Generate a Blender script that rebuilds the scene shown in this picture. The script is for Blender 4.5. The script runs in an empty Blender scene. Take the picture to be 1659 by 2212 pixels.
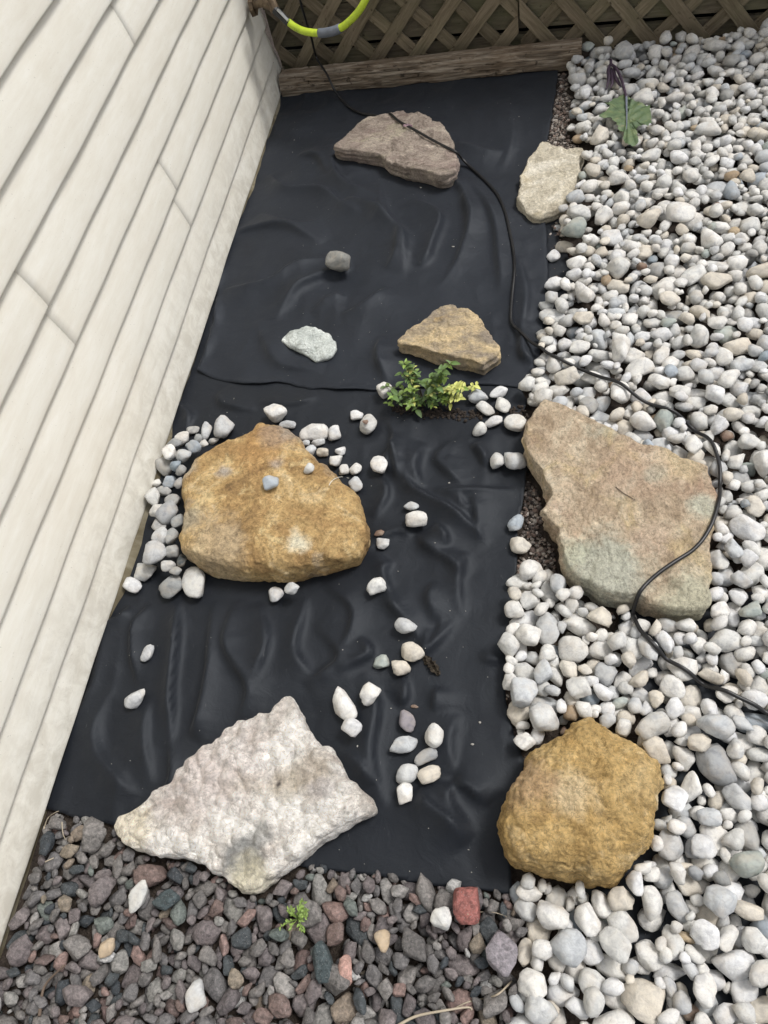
import bpy, math, random
import numpy as np
from mathutils import Matrix, Vector

scene = bpy.context.scene
rnd = random.Random(11)
rs = np.random.RandomState(5)

# ------------------------------------------------------------------ camera
FOC = 1533.7
PP = np.array([829.5, 1106.0])
CAMH = 1.5
_d = np.array([1184 - PP[0], 2013 - PP[1], FOC]); _d /= np.linalg.norm(_d)
_y = np.array([1149 - PP[0], -1555 - PP[1], FOC]); _y -= _d * (_y @ _d); _y /= np.linalg.norm(_y)
_z = -_d
_x = np.cross(_y, _z)
cam = bpy.data.cameras.new('camera')
cam.sensor_width = 36; cam.sensor_fit = 'AUTO'
cam.lens = 36 * FOC / 2212
cam.clip_start = 0.01; cam.clip_end = 500
camo = bpy.data.objects.new('camera', cam)
scene.collection.objects.link(camo)
R_ = Matrix(((_x[0], -_x[1], -_x[2], 0), (_y[0], -_y[1], -_y[2], 0), (_z[0], -_z[1], -_z[2], CAMH), (0, 0, 0, 1)))
camo.matrix_world = R_
scene.camera = camo
scene.render.resolution_x = 768; scene.render.resolution_y = 1024

# ------------------------------------------------------------------ light: bright overcast day
SUN_EL, SUN_AZ = math.radians(58), math.radians(62)     # azimuth from +Y towards +X
w = bpy.data.worlds.new('World'); scene.world = w; w.use_nodes = True
nt = w.node_tree; nt.nodes.clear()
sky = nt.nodes.new('ShaderNodeTexSky'); sky.sky_type = 'NISHITA'; sky.sun_disc = False
sky.sun_elevation = SUN_EL; sky.sun_rotation = SUN_AZ
sky.air_density = 1.0; sky.dust_density = 4.0; sky.ozone_density = 1.0
hs = nt.nodes.new('ShaderNodeHueSaturation'); hs.inputs['Saturation'].default_value = 0.26
bg = nt.nodes.new('ShaderNodeBackground'); bg.inputs['Strength'].default_value = 0.115
wo = nt.nodes.new('ShaderNodeOutputWorld')
nt.links.new(sky.outputs[0], hs.inputs['Color']); nt.links.new(hs.outputs[0], bg.inputs[0]); nt.links.new(bg.outputs[0], wo.inputs[0])
sl = bpy.data.lights.new('sun', 'SUN'); sl.energy = 1.45; sl.angle = math.radians(14); sl.color = (1.0, 0.97, 0.93)
so = bpy.data.objects.new('sun', sl); scene.collection.objects.link(so)
sdir = Vector((math.cos(SUN_EL) * math.sin(SUN_AZ), math.cos(SUN_EL) * math.cos(SUN_AZ), math.sin(SUN_EL)))
so.rotation_euler = sdir.to_track_quat('Z', 'Y').to_euler()
so.location = (2, 2, 4)
scene.view_settings.view_transform = 'Standard'; scene.view_settings.look = 'None'
scene.view_settings.exposure = 0.40; scene.view_settings.gamma = 1

# ------------------------------------------------------------------ helpers
def up(u, v, zp=0.0):
    c = np.array([u - PP[0], v - PP[1], FOC]); q = np.array([c @ _x, c @ _y, c @ _z]); t = (zp - CAMH) / q[2]
    return q[0] * t, q[1] * t
def upY(u, v, y0):
    c = np.array([u - PP[0], v - PP[1], FOC]); q = np.array([c @ _x, c @ _y, c @ _z]); t = y0 / q[1]
    return (q[0] * t, y0, CAMH + q[2] * t)
def proj(X, Y, Z):
    q = np.multiply.outer(X, _x) + np.multiply.outer(Y, _y) + np.multiply.outer(np.asarray(Z) - CAMH, _z)
    return PP[0] + FOC * q[..., 0] / q[..., 2], PP[1] + FOC * q[..., 1] / q[..., 2]
def rg(ox, oy, sc):            # coordinates read off an enlargement -> whole picture (1659 px wide)
    return lambda a, b: ((ox + a / sc) / 1.1573, (oy + b / sc) / 1.1573)
def s2l(c):
    return tuple(((v / 255) / 12.92 if v / 255 <= 0.04045 else ((v / 255 + 0.055) / 1.055) ** 2.4) for v in c)

def hsh(ix, iy, iz, seed):
    h = (ix.astype(np.int64) * 374761393 + iy.astype(np.int64) * 668265263 + iz.astype(np.int64) * 2147483647 + seed * 974634777) & 0xffffffff
    h = ((h ^ (h >> 13)) * 1274126177) & 0xffffffff
    h = (h ^ (h >> 16)) & 0xffffffff
    return h.astype(np.float64) / 4294967295.0
def vnoise(p, seed=0):
    i = np.floor(p); f = p - i; f = f * f * f * (f * (f * 6 - 15) + 10); i = i.astype(np.int64)
    r = 0
    for dx in (0, 1):
        wx = f[:, 0] if dx else 1 - f[:, 0]
        for dy in (0, 1):
            wy = f[:, 1] if dy else 1 - f[:, 1]
            for dz in (0, 1):
                wz = f[:, 2] if dz else 1 - f[:, 2]
                r = r + wx * wy * wz * hsh(i[:, 0] + dx, i[:, 1] + dy, i[:, 2] + dz, seed)
    return r * 2 - 1
def fbm(p, sc, octv=3, seed=0, ridge=False):
    r = 0; a = 1; t = 0; p = np.asarray(p) * sc
    for o in range(octv):
        n = vnoise(p * (2 ** o) + o * 17.3, seed + o)
        if ridge: n = 1 - 2 * np.abs(n)
        r = r + a * n; t += a; a *= 0.5
    return r / t
def cells(p, sc, seed=0):      # distance to nearest feature point (pits / scales)
    p = np.asarray(p) * sc; i = np.floor(p).astype(np.int64); best = np.full(len(p), 9.0)
    for dx in (-1, 0, 1):
        for dy in (-1, 0, 1):
            for dz in (-1, 0, 1):
                c = i + np.array([dx, dy, dz])
                fp = np.stack([c[:, k] + hsh(c[:, 0], c[:, 1], c[:, 2], seed + 31 * k) for k in range(3)], 1)
                best = np.minimum(best, ((fp - p) ** 2).sum(1))
    return np.sqrt(best)

def mesh_np(name, V, F, smooth=True):
    me = bpy.data.meshes.new(name)
    V = np.asarray(V, dtype=np.float32); F = np.asarray(F, dtype=np.int32)
    k = F.shape[1]
    me.vertices.add(len(V)); me.vertices.foreach_set('co', V.ravel())
    me.loops.add(F.size); me.loops.foreach_set('vertex_index', F.ravel())
    me.polygons.add(len(F)); me.polygons.foreach_set('loop_start', np.arange(0, F.size, k, dtype=np.int32))
    me.update(calc_edges=True)
    if smooth: me.polygons.foreach_set('use_smooth', np.ones(len(F), dtype=bool))
    me.update()
    return me
def link(name, me, mat=None, parent=None, loc=(0, 0, 0)):
    o = bpy.data.objects.new(name, me); scene.collection.objects.link(o)
    if mat is not None and me is not None and len(me.materials) == 0: me.materials.append(mat)
    o.location = loc
    if parent is not None: o.parent = parent
    return o
def tag(o, label=None, cat=None, group=None, kind=None):
    if label: o['label'] = label
    if cat: o['category'] = cat
    if group: o['group'] = group
    if kind: o['kind'] = kind
    return o
def pmesh(name, V, F, smooth=False):
    me = bpy.data.meshes.new(name); me.from_pydata([tuple(map(float, v)) for v in V], [], F)
    if smooth: me.polygons.foreach_set('use_smooth', np.ones(len(F), dtype=bool))
    me.update(); return me
def catmull(P, n=8):
    P = [np.array(p, float) for p in P]; Q = [2 * P[0] - P[1]] + P + [2 * P[-1] - P[-2]]; out = []
    for i in range(1, len(Q) - 2):
        for j in range(n):
            t = j / n
            out.append(0.5 * ((2 * Q[i]) + (-Q[i - 1] + Q[i + 1]) * t + (2 * Q[i - 1] - 5 * Q[i] + 4 * Q[i + 1] - Q[i + 2]) * t * t + (-Q[i - 1] + 3 * Q[i] - 3 * Q[i + 1] + Q[i + 2]) * t ** 3))
    out.append(P[-1]); return np.array(out)
def tube(path, rad, seg=10, cap=True):
    path = np.asarray(path, float); n = len(path)
    rad = np.full(n, rad) if np.isscalar(rad) else np.asarray(rad)
    T = np.gradient(path, axis=0); T /= np.linalg.norm(T, axis=1)[:, None] + 1e-12
    V = []; nrm = np.cross(T[0], [0, 0, 1]);
    if np.linalg.norm(nrm) < .1: nrm = np.cross(T[0], [1, 0, 0])
    nrm /= np.linalg.norm(nrm)
    for i in range(n):
        nrm = nrm - T[i] * (nrm @ T[i]); nrm /= np.linalg.norm(nrm) + 1e-12
        b = np.cross(T[i], nrm)
        for k in range(seg):
            a = 2 * math.pi * k / seg
            V.append(path[i] + rad[i] * (math.cos(a) * nrm + math.sin(a) * b))
    F = []
    for i in range(n - 1):
        for k in range(seg):
            F.append((i * seg + k, i * seg + (k + 1) % seg, (i + 1) * seg + (k + 1) % seg, (i + 1) * seg + k))
    if cap:
        F.append(tuple(range(seg))[::-1]); F.append(tuple((n - 1) * seg + k for k in range(seg)))
    return V, F
def inpoly(X, Y, poly):
    X = np.asarray(X, float); Y = np.asarray(Y, float); r = np.zeros(X.shape, bool); n = len(poly)
    for i in range(n):
        x1, y1 = poly[i]; x2, y2 = poly[(i + 1) % n]
        if y1 == y2: continue
        c = ((y1 > Y) != (y2 > Y)) & (X < (x2 - x1) * (Y - y1) / (y2 - y1) + x1)
        r ^= c
    return r

# ------------------------------------------------------------------ material helpers
def mat_new(name):
    m = bpy.data.materials.new(name); m.use_nodes = True; t = m.node_tree; t.nodes.clear()
    o = t.nodes.new('ShaderNodeOutputMaterial'); b = t.nodes.new('ShaderNodeBsdfPrincipled')
    t.links.new(b.outputs[0], o.inputs[0]); return m, t, b
def N(t, typ, **kw):
    n = t.nodes.new(typ)
    for k, v in kw.items():
        if k in ('inp',):
            for a, b in v.items(): n.inputs[a].default_value = b
        else: setattr(n, k, v)
    return n
def noise(t, vec, scale, detail=4, rough=.55, dist=0):
    n = N(t, 'ShaderNodeTexNoise'); n.inputs['Scale'].default_value = scale; n.inputs['Detail'].default_value = detail
    n.inputs['Roughness'].default_value = rough; n.inputs['Distortion'].default_value = dist
    if vec is not None: t.links.new(vec, n.inputs['Vector'])
    return n.outputs['Fac']
def ramp(t, fac, stops):
    r = N(t, 'ShaderNodeValToRGB'); e = r.color_ramp.elements
    while len(e) < len(stops): e.new(0.5)
    for k, (p, c) in enumerate(stops):
        e[k].position = p; e[k].color = (c[0], c[1], c[2], 1) if not np.isscalar(c) else (c, c, c, 1)
    t.links.new(fac, r.inputs[0]); return r.outputs[0]
def mix(t, fac, a, b, mode='MIX'):
    m = N(t, 'ShaderNodeMix'); m.data_type = 'RGBA'; m.blend_type = mode
    for sock, v in ((m.inputs[0], fac), (m.inputs[6], a), (m.inputs[7], b)):
        if hasattr(v, 'is_linked') or hasattr(v, 'links'): t.links.new(v, sock)
        elif np.isscalar(v): sock.default_value = v
        else: sock.default_value = (v[0], v[1], v[2], 1)
    return m.outputs[2]
def bump(t, b, h, strength, dist, prev=None):
    n = N(t, 'ShaderNodeBump'); n.inputs['Strength'].default_value = strength; n.inputs['Distance'].default_value = dist
    t.links.new(h, n.inputs['Height'])
    if prev is not None: t.links.new(prev, n.inputs['Normal'])
    t.links.new(n.outputs[0], b.inputs['Normal']); return n.outputs[0]
def stretch(t, vec, s, rot=(0, 0, 0)):
    m = N(t, 'ShaderNodeMapping'); m.inputs['Scale'].default_value = s; m.inputs['Rotation'].default_value = rot
    t.links.new(vec, m.inputs[0]); return m.outputs[0]
def wpos(t): return N(t, 'ShaderNodeNewGeometry').outputs['Position']

def mat_pebble(name, stuff):
    m, t, b = mat_new(name); p = wpos(t)
    if stuff: c = N(t, 'ShaderNodeAttribute', attribute_name='tint').outputs['Color']
    else: c = N(t, 'ShaderNodeObjectInfo').outputs['Color']
    mot = ramp(t, noise(t, p, 60, 5, .65, .6), [(0.34, (.74, .745, .76)), (0.50, (.97, .97, .965)), (0.66, (1.10, 1.09, 1.06))])
    c1 = mix(t, 1.0, c, mot, 'MULTIPLY')
    wm = ramp(t, noise(t, p, 24, 4, .6, .4), [(0.48, 0.0), (0.68, .38)]); c1 = mix(t, wm, c1, (.50, .43, .34))
    vein = ramp(t, noise(t, p, 28, 3, .5, 1.8), [(0.47, 0.0), (0.50, 1.0), (0.53, 0.0)])
    mm = N(t, 'ShaderNodeMath', operation='MULTIPLY'); t.links.new(vein, mm.inputs[0]); mm.inputs[1].default_value = .16
    c1 = mix(t, mm.outputs[0], c1, (.30, .29, .27))
    dk = ramp(t, noise(t, p, 420, 2, .5), [(0.60, 0.0), (0.70, 1.0)])
    m2 = N(t, 'ShaderNodeMath', operation='MULTIPLY'); t.links.new(dk, m2.inputs[0]); m2.inputs[1].default_value = .18
    c1 = mix(t, m2.outputs[0], c1, (.25, .24, .22))
    t.links.new(c1, b.inputs['Base Color']); b.inputs['Roughness'].default_value = .72
    b.inputs['Specular IOR Level'].default_value = .35
    n1 = bump(t, b, noise(t, p, 90, 4, .6, .4), .55, .004)
    bump(t, b, noise(t, p, 600, 3, .6), .35, .0006, n1)
    return m
def mat_gravel(name, stuff):
    m, t, b = mat_new(name); p = wpos(t)
    if stuff: c = N(t, 'ShaderNodeAttribute', attribute_name='tint').outputs['Color']
    else: c = N(t, 'ShaderNodeObjectInfo').outputs['Color']
    mot = ramp(t, noise(t, p, 130, 6, .7, .5), [(0.34, (.50, .50, .50)), (0.5, (.95, .95, .95)), (0.68, (1.55, 1.5, 1.5))])
    c1 = mix(t, 1.0, c, mot, 'MULTIPLY')
    sp = ramp(t, noise(t, p, 520, 2, .5), [(0.62, 0.0), (0.72, .45)])
    c1 = mix(t, sp, c1, (.40, .37, .36))
    t.links.new(c1, b.inputs['Base Color']); b.inputs['Roughness'].default_value = .7
    b.inputs['Specular IOR Level'].default_value = .4
    n1 = bump(t, b, noise(t, p, 120, 5, .65), .9, .004)
    bump(t, b, noise(t, p, 800, 3, .6), .5, .0006, n1)
    return m

GAIN = {'rock_greybrown': 1.32, 'rock_beige': 1.1, 'rock_greygreen': 1.0, 'rock_ochre_grey': 1.22, 'boulder_tan': 1.2, 'slab_pinktan': 1.28, 'rock_white_rough': 1.3, 'boulder_ochre': 1.36}
def mat_rock(name, stops, scale=9, patches=(), bumps=(.8, .006), fine=(.5, .001), pits=0.0, stretch_v=(1, 1, 1), dark=.30, rough=.85, seed=0.0, spots=()):
    m, t, b = mat_new(name)
    p = N(t, 'ShaderNodeTexCoord').outputs['Object']
    mp = N(t, 'ShaderNodeMapping'); mp.inputs['Location'].default_value = (seed, seed * 1.7, seed * .3); mp.inputs['Scale'].default_value = stretch_v
    t.links.new(p, mp.inputs[0]); q = mp.outputs[0]
    c = ramp(t, noise(t, q, scale, 8, .68, .8), stops)
    for (sc, lo, hi, colr, amt) in patches:
        f = ramp(t, noise(t, q, sc, 6, .6, .5 + sc * .02), [(lo, 0.0), (hi, amt)])
        c = mix(t, f, c, colr)
    wn = N(t, 'ShaderNodeTexNoise'); wn.inputs['Scale'].default_value = 16; wn.inputs['Detail'].default_value = 6; wn.inputs['Roughness'].default_value = .7; t.links.new(p, wn.inputs['Vector'])
    for (cen, (u, v), rad, colr, amt) in spots:
        cx_, cy_ = up(*cen, .06); sx_, sy_ = up(u, v, .06)
        ad = N(t, 'ShaderNodeVectorMath', operation='MULTIPLY_ADD'); t.links.new(wn.outputs['Color'], ad.inputs[0]); ad.inputs[1].default_value = (rad * 1.6,) * 3
        ad.inputs[2].default_value = (-(sx_ - cx_) - rad * .8, -(sy_ - cy_) - rad * .8, -.06 - rad * .8)
        a2 = N(t, 'ShaderNodeVectorMath', operation='ADD'); t.links.new(p, a2.inputs[0]); t.links.new(ad.outputs[0], a2.inputs[1])
        ml = N(t, 'ShaderNodeVectorMath', operation='MULTIPLY'); t.links.new(a2.outputs[0], ml.inputs[0]); ml.inputs[1].default_value = (1, 1, .3)
        le = N(t, 'ShaderNodeVectorMath', operation='LENGTH'); t.links.new(ml.outputs[0], le.inputs[0])
        f = ramp(t, le.outputs['Value'], [(rad * .55, amt), (rad * 1.05, 0.0)]); c = mix(t, f, c, colr)
    g = ramp(t, noise(t, q, scale * 11, 7, .78, .4), [(0.38, 1 - dark), (0.48, .95), (0.60, 1.18), (0.68, 1.35)])
    c = mix(t, 1.0, c, g, 'MULTIPLY')
    fl = N(t, 'ShaderNodeTexNoise'); fl.noise_type = 'RIDGED_MULTIFRACTAL'; fl.inputs['Scale'].default_value = scale * 3.1; fl.inputs['Detail'].default_value = 6; fl.inputs['Roughness'].default_value = .65; t.links.new(q, fl.inputs['Vector'])
    c = mix(t, 1.0, c, ramp(t, fl.outputs['Fac'], [(0.05, 1.14), (0.55, 1.0), (0.85, .72)]), 'MULTIPLY')
    cr = ramp(t, noise(t, q, scale * 2.3, 7, .7, 1.6), [(0.488, 0.0), (0.5, .7), (0.512, 0.0)])
    c = mix(t, cr, c, tuple(v * .35 for v in stops[0][1]))
    gn_ = GAIN[name]; tn_ = {'boulder_ochre': (1.0, .95, .87), 'boulder_tan': (1.0, .985, .96), 'slab_pinktan': (.98, 1.0, .97), 'rock_greybrown': (1.05, 1.0, .95), 'rock_ochre_grey': (1.05, 1, .92)}.get(name, (1, 1, 1)); c = mix(t, 1.0, c, tuple(gn_ * v for v in tn_), 'MULTIPLY')
    t.links.new(c, b.inputs['Base Color']); b.inputs['Roughness'].default_value = rough; b.inputs['Specular IOR Level'].default_value = .3
    rn = N(t, 'ShaderNodeTexNoise'); rn.noise_type = 'RIDGED_MULTIFRACTAL'; rn.inputs['Scale'].default_value = scale * 1.7; rn.inputs['Detail'].default_value = 7; rn.inputs['Roughness'].default_value = .6
    rn.inputs['Distortion'].default_value = .5; t.links.new(q, rn.inputs['Vector'])
    n0 = bump(t, b, rn.outputs['Fac'], .75, .007)
    n1 = bump(t, b, noise(t, q, scale * 5, 8, .75, .6), bumps[0], bumps[1] * 2.0, n0)
    n2 = bump(t, b, noise(t, q, scale * 30, 5, .7), fine[0], fine[1], n1)
    if pits:
        v = N(t, 'ShaderNodeTexVoronoi'); v.inputs['Scale'].default_value = scale * 9; t.links.new(q, v.inputs['Vector'])
        bump(t, b, v.outputs['Distance'], pits, .004, n2)
    return m

# ------------------------------------------------------------------ height field
GX0, GX1, GY0, GY1, GS = -1.25, 1.55, -0.75, 3.05, 0.004
gx = np.arange(GX0, GX1, GS); gy = np.arange(GY0, GY1, GS)
GXX, GYY = np.meshgrid(gx, gy, indexing='ij')
WRN = []     # wrinkle ridges: polyline in world, width, height
def ridge(px, wd, ht, asym=0.0): WRN.append((catmull([up(*p) for p in px], 5), wd, ht, asym))
Q7 = rg(900, 1000, 3.318); Q3 = rg(760, 1500, 2.86); Q1 = rg(0, 1500, 2.37); Q4 = rg(400, 500, 1.843); Q0 = rg(0, 0, 1.728); Q2 = rg(640, 0, 2.592)
# lower sheet folds
ridge([Q7(370, 600), Q7(430, 720), Q7(560, 810), Q7(760, 930), Q7(930, 1060), Q7(1100, 1230)], .012, .015)
ridge([Q7(235, 330), Q7(290, 520), Q7(330, 700)], .011, .013)
ridge([Q7(610, 1030), Q7(700, 1120), Q7(740, 1230)], .012, .012)
ridge([Q7(940, 380), Q7(1010, 450), Q7(1060, 570)], .009, .014)
ridge([Q7(600, 740), Q7(900, 775), Q7(1350, 765)], .014, .010)
ridge([Q7(470, 1100), Q7(540, 1210), Q7(740, 1350), Q7(880, 1520)], .016, .011)
ridge([Q7(560, 350), Q7(480, 560), Q7(530, 740)], .018, .012)
ridge([Q7(760, 330), Q7(650, 480), Q7(760, 620), Q7(880, 740)], .014, .009)
ridge([Q7(160, 620), Q7(230, 800), Q7(120, 1010)], .016, .010)
ridge([Q7(960, 830), Q7(1000, 1000), Q7(1020, 1200)], .016, .009)
ridge([Q7(260, 1340), Q7(190, 1450), Q7(330, 1780)], .014, .010)
ridge([Q7(620, 1500), Q7(560, 1640), Q7(640, 1850)], .018, .009)
ridge([Q7(900, 1300), Q7(830, 1500), Q7(850, 1800)], .018, .009)
ridge([Q7(20, 1250), Q7(300, 1100), Q7(420, 1120)], .014, .007)
ridge([Q7(820, 800), Q7(880, 900), Q7(980, 960)], .010, .007)
ridge([Q1(880, 40), Q1(790, 180), Q1(800, 320), Q1(840, 520)], .013, .013)
ridge([Q1(1060, 20), Q1(1060, 250), Q1(1030, 600), Q1(1010, 900)], .014, .016)
ridge([Q1(1280, 20), Q1(1260, 350), Q1(1190, 700), Q1(1130, 820)], .018, .014)
ridge([Q1(1560, 20), Q1(1600, 300), Q1(1530, 500)], .018, .012)
ridge([Q1(620, 150), Q1(600, 350), Q1(520, 600), Q1(400, 800)], .018, .008)
ridge([Q1(690, 500), Q1(580, 800), Q1(700, 1050), Q1(830, 1150)], .022, .010)
ridge([Q1(1000, 850), Q1(1020, 1050), Q1(960, 1150)], .013, .010)
ridge([Q1(900, 600), Q1(860, 850), Q1(900, 1100)], .014, .008)
ridge([Q1(760, 60), Q1(700, 130), Q1(600, 150)], .010, .010)
ridge([Q3(430, 560), Q3(540, 800), Q3(510, 1100), Q3(600, 1500)], .018, .013)
ridge([Q3(60, 180), Q3(260, 420), Q3(160, 560), Q3(30, 640)], .016, .010)
ridge([Q3(400, 300), Q3(480, 420), Q3(260, 560)], .014, .010)
ridge([Q3(560, 0), Q3(680, 110), Q3(840, 300)], .015, .010)
ridge([Q3(720, 560), Q3(740, 700), Q3(690, 780)], .012, .010)
ridge([Q3(880, 200), Q3(870, 380), Q3(1120, 100)], .016, .009)
ridge([Q3(840, 1340), Q3(900, 1450), Q3(1080, 1600), Q3(1200, 1750)], .018, .013)
ridge([Q3(1080, 1290), Q3(1200, 1340), Q3(1330, 1480)], .015, .011)
ridge([Q3(1080, 1290), Q3(1060, 1450), Q3(1240, 1700)], .020, .011)
ridge([Q3(940, 640), Q3(930, 820)], .013, .008)
ridge([Q3(1100, 820), Q3(1060, 1000), Q3(1110, 1250)], .022, .008)
ridge([Q3(1250, 380), Q3(1330, 450), Q3(1450, 430)], .013, .006)
ridge([Q3(300, 1060), Q3(440, 1180), Q3(520, 1320)], .015, .009)
ridge([(520, 1300), (500, 1400), (545, 1490), (520, 1560)], .018, .012)
ridge([(660, 1290), (640, 1400), (690, 1480)], .017, .011)
ridge([(700, 1260), (760, 1330), (740, 1420)], .014, .009)
ridge([(380, 860), (410, 900), (400, 940)], .012, .010); ridge([(470, 850), (490, 880), (560, 890)], .012, .008)
ridge([(690, 860), (640, 880), (560, 875)], .011, .006)
ridge([(830, 905), (850, 960), (830, 1000), (860, 1040)], .013, .012)
# upper sheet folds
ridge([Q4(290, 430), Q4(500, 400), Q4(640, 330), Q4(780, 280)], .020, .015)
ridge([Q4(540, 570), Q4(640, 440), Q4(800, 360), Q4(900, 330)], .022, .012)
ridge([Q4(860, 20), Q4(980, 70), Q4(1110, 165)], .022, .015)
ridge([Q4(1110, 150), Q4(1100, 260), Q4(1040, 340)], .015, .009)
ridge([Q4(1170, 10), Q4(1290, 90), Q4(1240, 270), Q4(1190, 330)], .018, .014)
ridge([Q4(1380, 0), Q4(1430, 90), Q4(1380, 260), Q4(1280, 420)], .020, .010)
ridge([Q4(820, 560), Q4(960, 500), Q4(1060, 420)], .020, .010)
ridge([Q4(1010, 640), Q4(1000, 740), Q4(1040, 850)], .016, .013)
ridge([Q4(690, 540), Q4(790, 470), Q4(860, 460)], .020, .008)
ridge([Q4(280, 200), Q4(420, 160), Q4(600, 150), Q4(740, 220)], .020, .010)
ridge([Q0(1160, 760), Q0(1250, 830), Q0(1400, 850), Q0(1560, 960)], .016, .015)
ridge([Q0(1290, 690), Q0(1380, 700), Q0(1430, 770)], .013, .011)
ridge([Q0(1440, 640), Q0(1480, 800), Q0(1640, 880)], .018, .012)
ridge([Q2(0, 650), Q2(380, 640), Q2(700, 780)], .040, .006)
ridge([Q2(1300, 950), Q2(1450, 1020), Q2(1600, 1030)], .020, .010)
ridge([(1015, 400), (1060, 470), (1075, 560), (1080, 640)], .020, .011)
ridge([(820, 400), (830, 470), (880, 520), (870, 600)], .024, .014)
ridge([(960, 390), (1000, 430), (1010, 520)], .020, .012)
ridge([(1125, 560), (1140, 640), (1125, 720)], .018, .010)
ridge([(1120, 700), (1125, 770), (1160, 790)], .014, .012)
ridge([(560, 470), (640, 500), (700, 480)], .028, .009)
ridge([(560, 700), (600, 790), (700, 810)], .024, .008)
ridge([(1090, 220), (1110, 300), (1090, 380)], .030, .007)

def fab_wr(X, Y):
    sh = X.shape; p = np.stack([X.ravel(), Y.ravel(), np.zeros(X.size)], 1)
    z = .0055 * fbm(p, 5.0, 2, 3) + .0042 * fbm(p * [1.5, 1, 1], 7, 2, 8, True) * np.clip(fbm(p, 3, 2, 61) + .55, 0, 1)
    kk = 0
    pw_ = p + .05 * np.stack([vnoise(p * 4, 71), vnoise(p * 4, 72), 0 * p[:, 0]], 1)
    amt = np.clip(fbm(p, 2.5, 2, 65) * 1.5 + .45, 0, 1)
    z += amt * (.0085 * (cells(pw_ * [1, .6, 1], 7.5, 301) - .5) + .0030 * (cells(pw_ * [.8, 1, 1], 17, 302) - .5))
    warp = .010 * np.stack([vnoise(p * 7, 21), vnoise(p * 7, 22)], 1)
    q = p[:, :2] + warp
    for pl, wd, ht, asym in WRN:
        ht = ht * 1.95
        lo = pl.min(0) - 9 * wd; hi = pl.max(0) + 9 * wd
        sel = np.where((q[:, 0] > lo[0]) & (q[:, 0] < hi[0]) & (q[:, 1] > lo[1]) & (q[:, 1] < hi[1]))[0]
        if not len(sel): continue
        qs = q[sel]; best = np.full(len(sel), 9.0); tt = np.zeros(len(sel)); sg = np.ones(len(sel)); n = len(pl) - 1; kk += 1
        for i in range(n):
            a, b = pl[i], pl[i + 1]; ab = b - a; u = np.clip(((qs - a) @ ab) / (ab @ ab + 1e-12), 0, 1)
            d = np.hypot(*(qs - a - u[:, None] * ab).T); mk = d < best; best[mk] = d[mk]; tt[mk] = (i + u[mk]) / n; cr_ = ab[0] * (qs - a)[:, 1] - ab[1] * (qs - a)[:, 0]; sg[mk] = np.sign(cr_[mk])
        taper = np.clip(np.minimum(tt, 1 - tt) * 3.2, 0, 1) ** .8 + 0 * tt
        side_ = 1 if kk % 2 else -1; x = best / (.85 * wd * np.where(sg * side_ > 0, .60, 3.1))
        z[sel] += taper * ht * np.exp(-np.sqrt(x * x + .03) * 1.25 + .21)
    return z.reshape(sh)
WR = fab_wr(GXX, GYY)
WR = np.maximum(WR, -.004) + .006
HF = np.full(GXX.shape, 0.0)

UPPER = [(603, 209), (650, 203), (750, 193), (830, 187), (900, 181), (1050, 167), (1207, 147), (1204, 180), (1195, 240), (1186, 290), (1176, 335), (1172, 400), (1172, 455), (1181, 520),
         (1185, 623), (1187, 664), (1176, 705), (1170, 760), (1164, 814), (1127, 846), (1085, 840), (1052, 837), (990, 842), (900, 846), (814, 848), (740, 847), (674, 845), (640, 838), (608, 831), (575, 832), (542, 833), (510, 832), (486, 828), (458, 820),
         (430, 805), (445, 770), (455, 742), (458, 718), (468, 705), (470, 690), (473, 664), (470, 640), (475, 600), (478, 560), (484, 527), (500, 510), (506, 474), (516, 450), (528, 400), (542, 350), (562, 300), (578, 262), (582, 232), (592, 216)]
LOWER = [(505, 474), (498, 492), (480, 512), (462, 560), (430, 640), (400, 720), (372, 800), (352, 870), (360, 930), (345, 985), (325, 1045), (312, 1085), (308, 1100), (286, 1175), (270, 1235), (262, 1290), (245, 1292), (225, 1312), (200, 1352), (168, 1440), (146, 1515),
         (132, 1575), (138, 1620), (112, 1690), (90, 1725), (86, 1748), (120, 1752), (150, 1762), (185, 1771), (235, 1783), (300, 1800), (420, 1830), (560, 1855), (690, 1875), (800, 1891), (900, 1905), (1000, 1920), (1080, 1930), (1106, 1931),
         (1106, 1895), (1105, 1850), (1120, 1800), (1140, 1690), (1132, 1650), (1120, 1610), (1108, 1575), (1094, 1520), (1091, 1490), (1097, 1430), (1100, 1380), (1108, 1330), (1111, 1290), (1117, 1210), (1118, 1150), (1128, 1090), (1136, 1045), (1139, 1022),
         (1141, 1000), (1138, 960), (1125, 915), (1132, 890), (1140, 868), (1128, 850), (1100, 820), (1130, 780), (900, 740), (600, 700), (500, 560)]
UPW = [up(*p) for p in UPPER]; LOW = [up(*p) for p in LOWER]
mL = inpoly(GXX, GYY, LOW); mU = inpoly(GXX, GYY, UPW)

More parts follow.
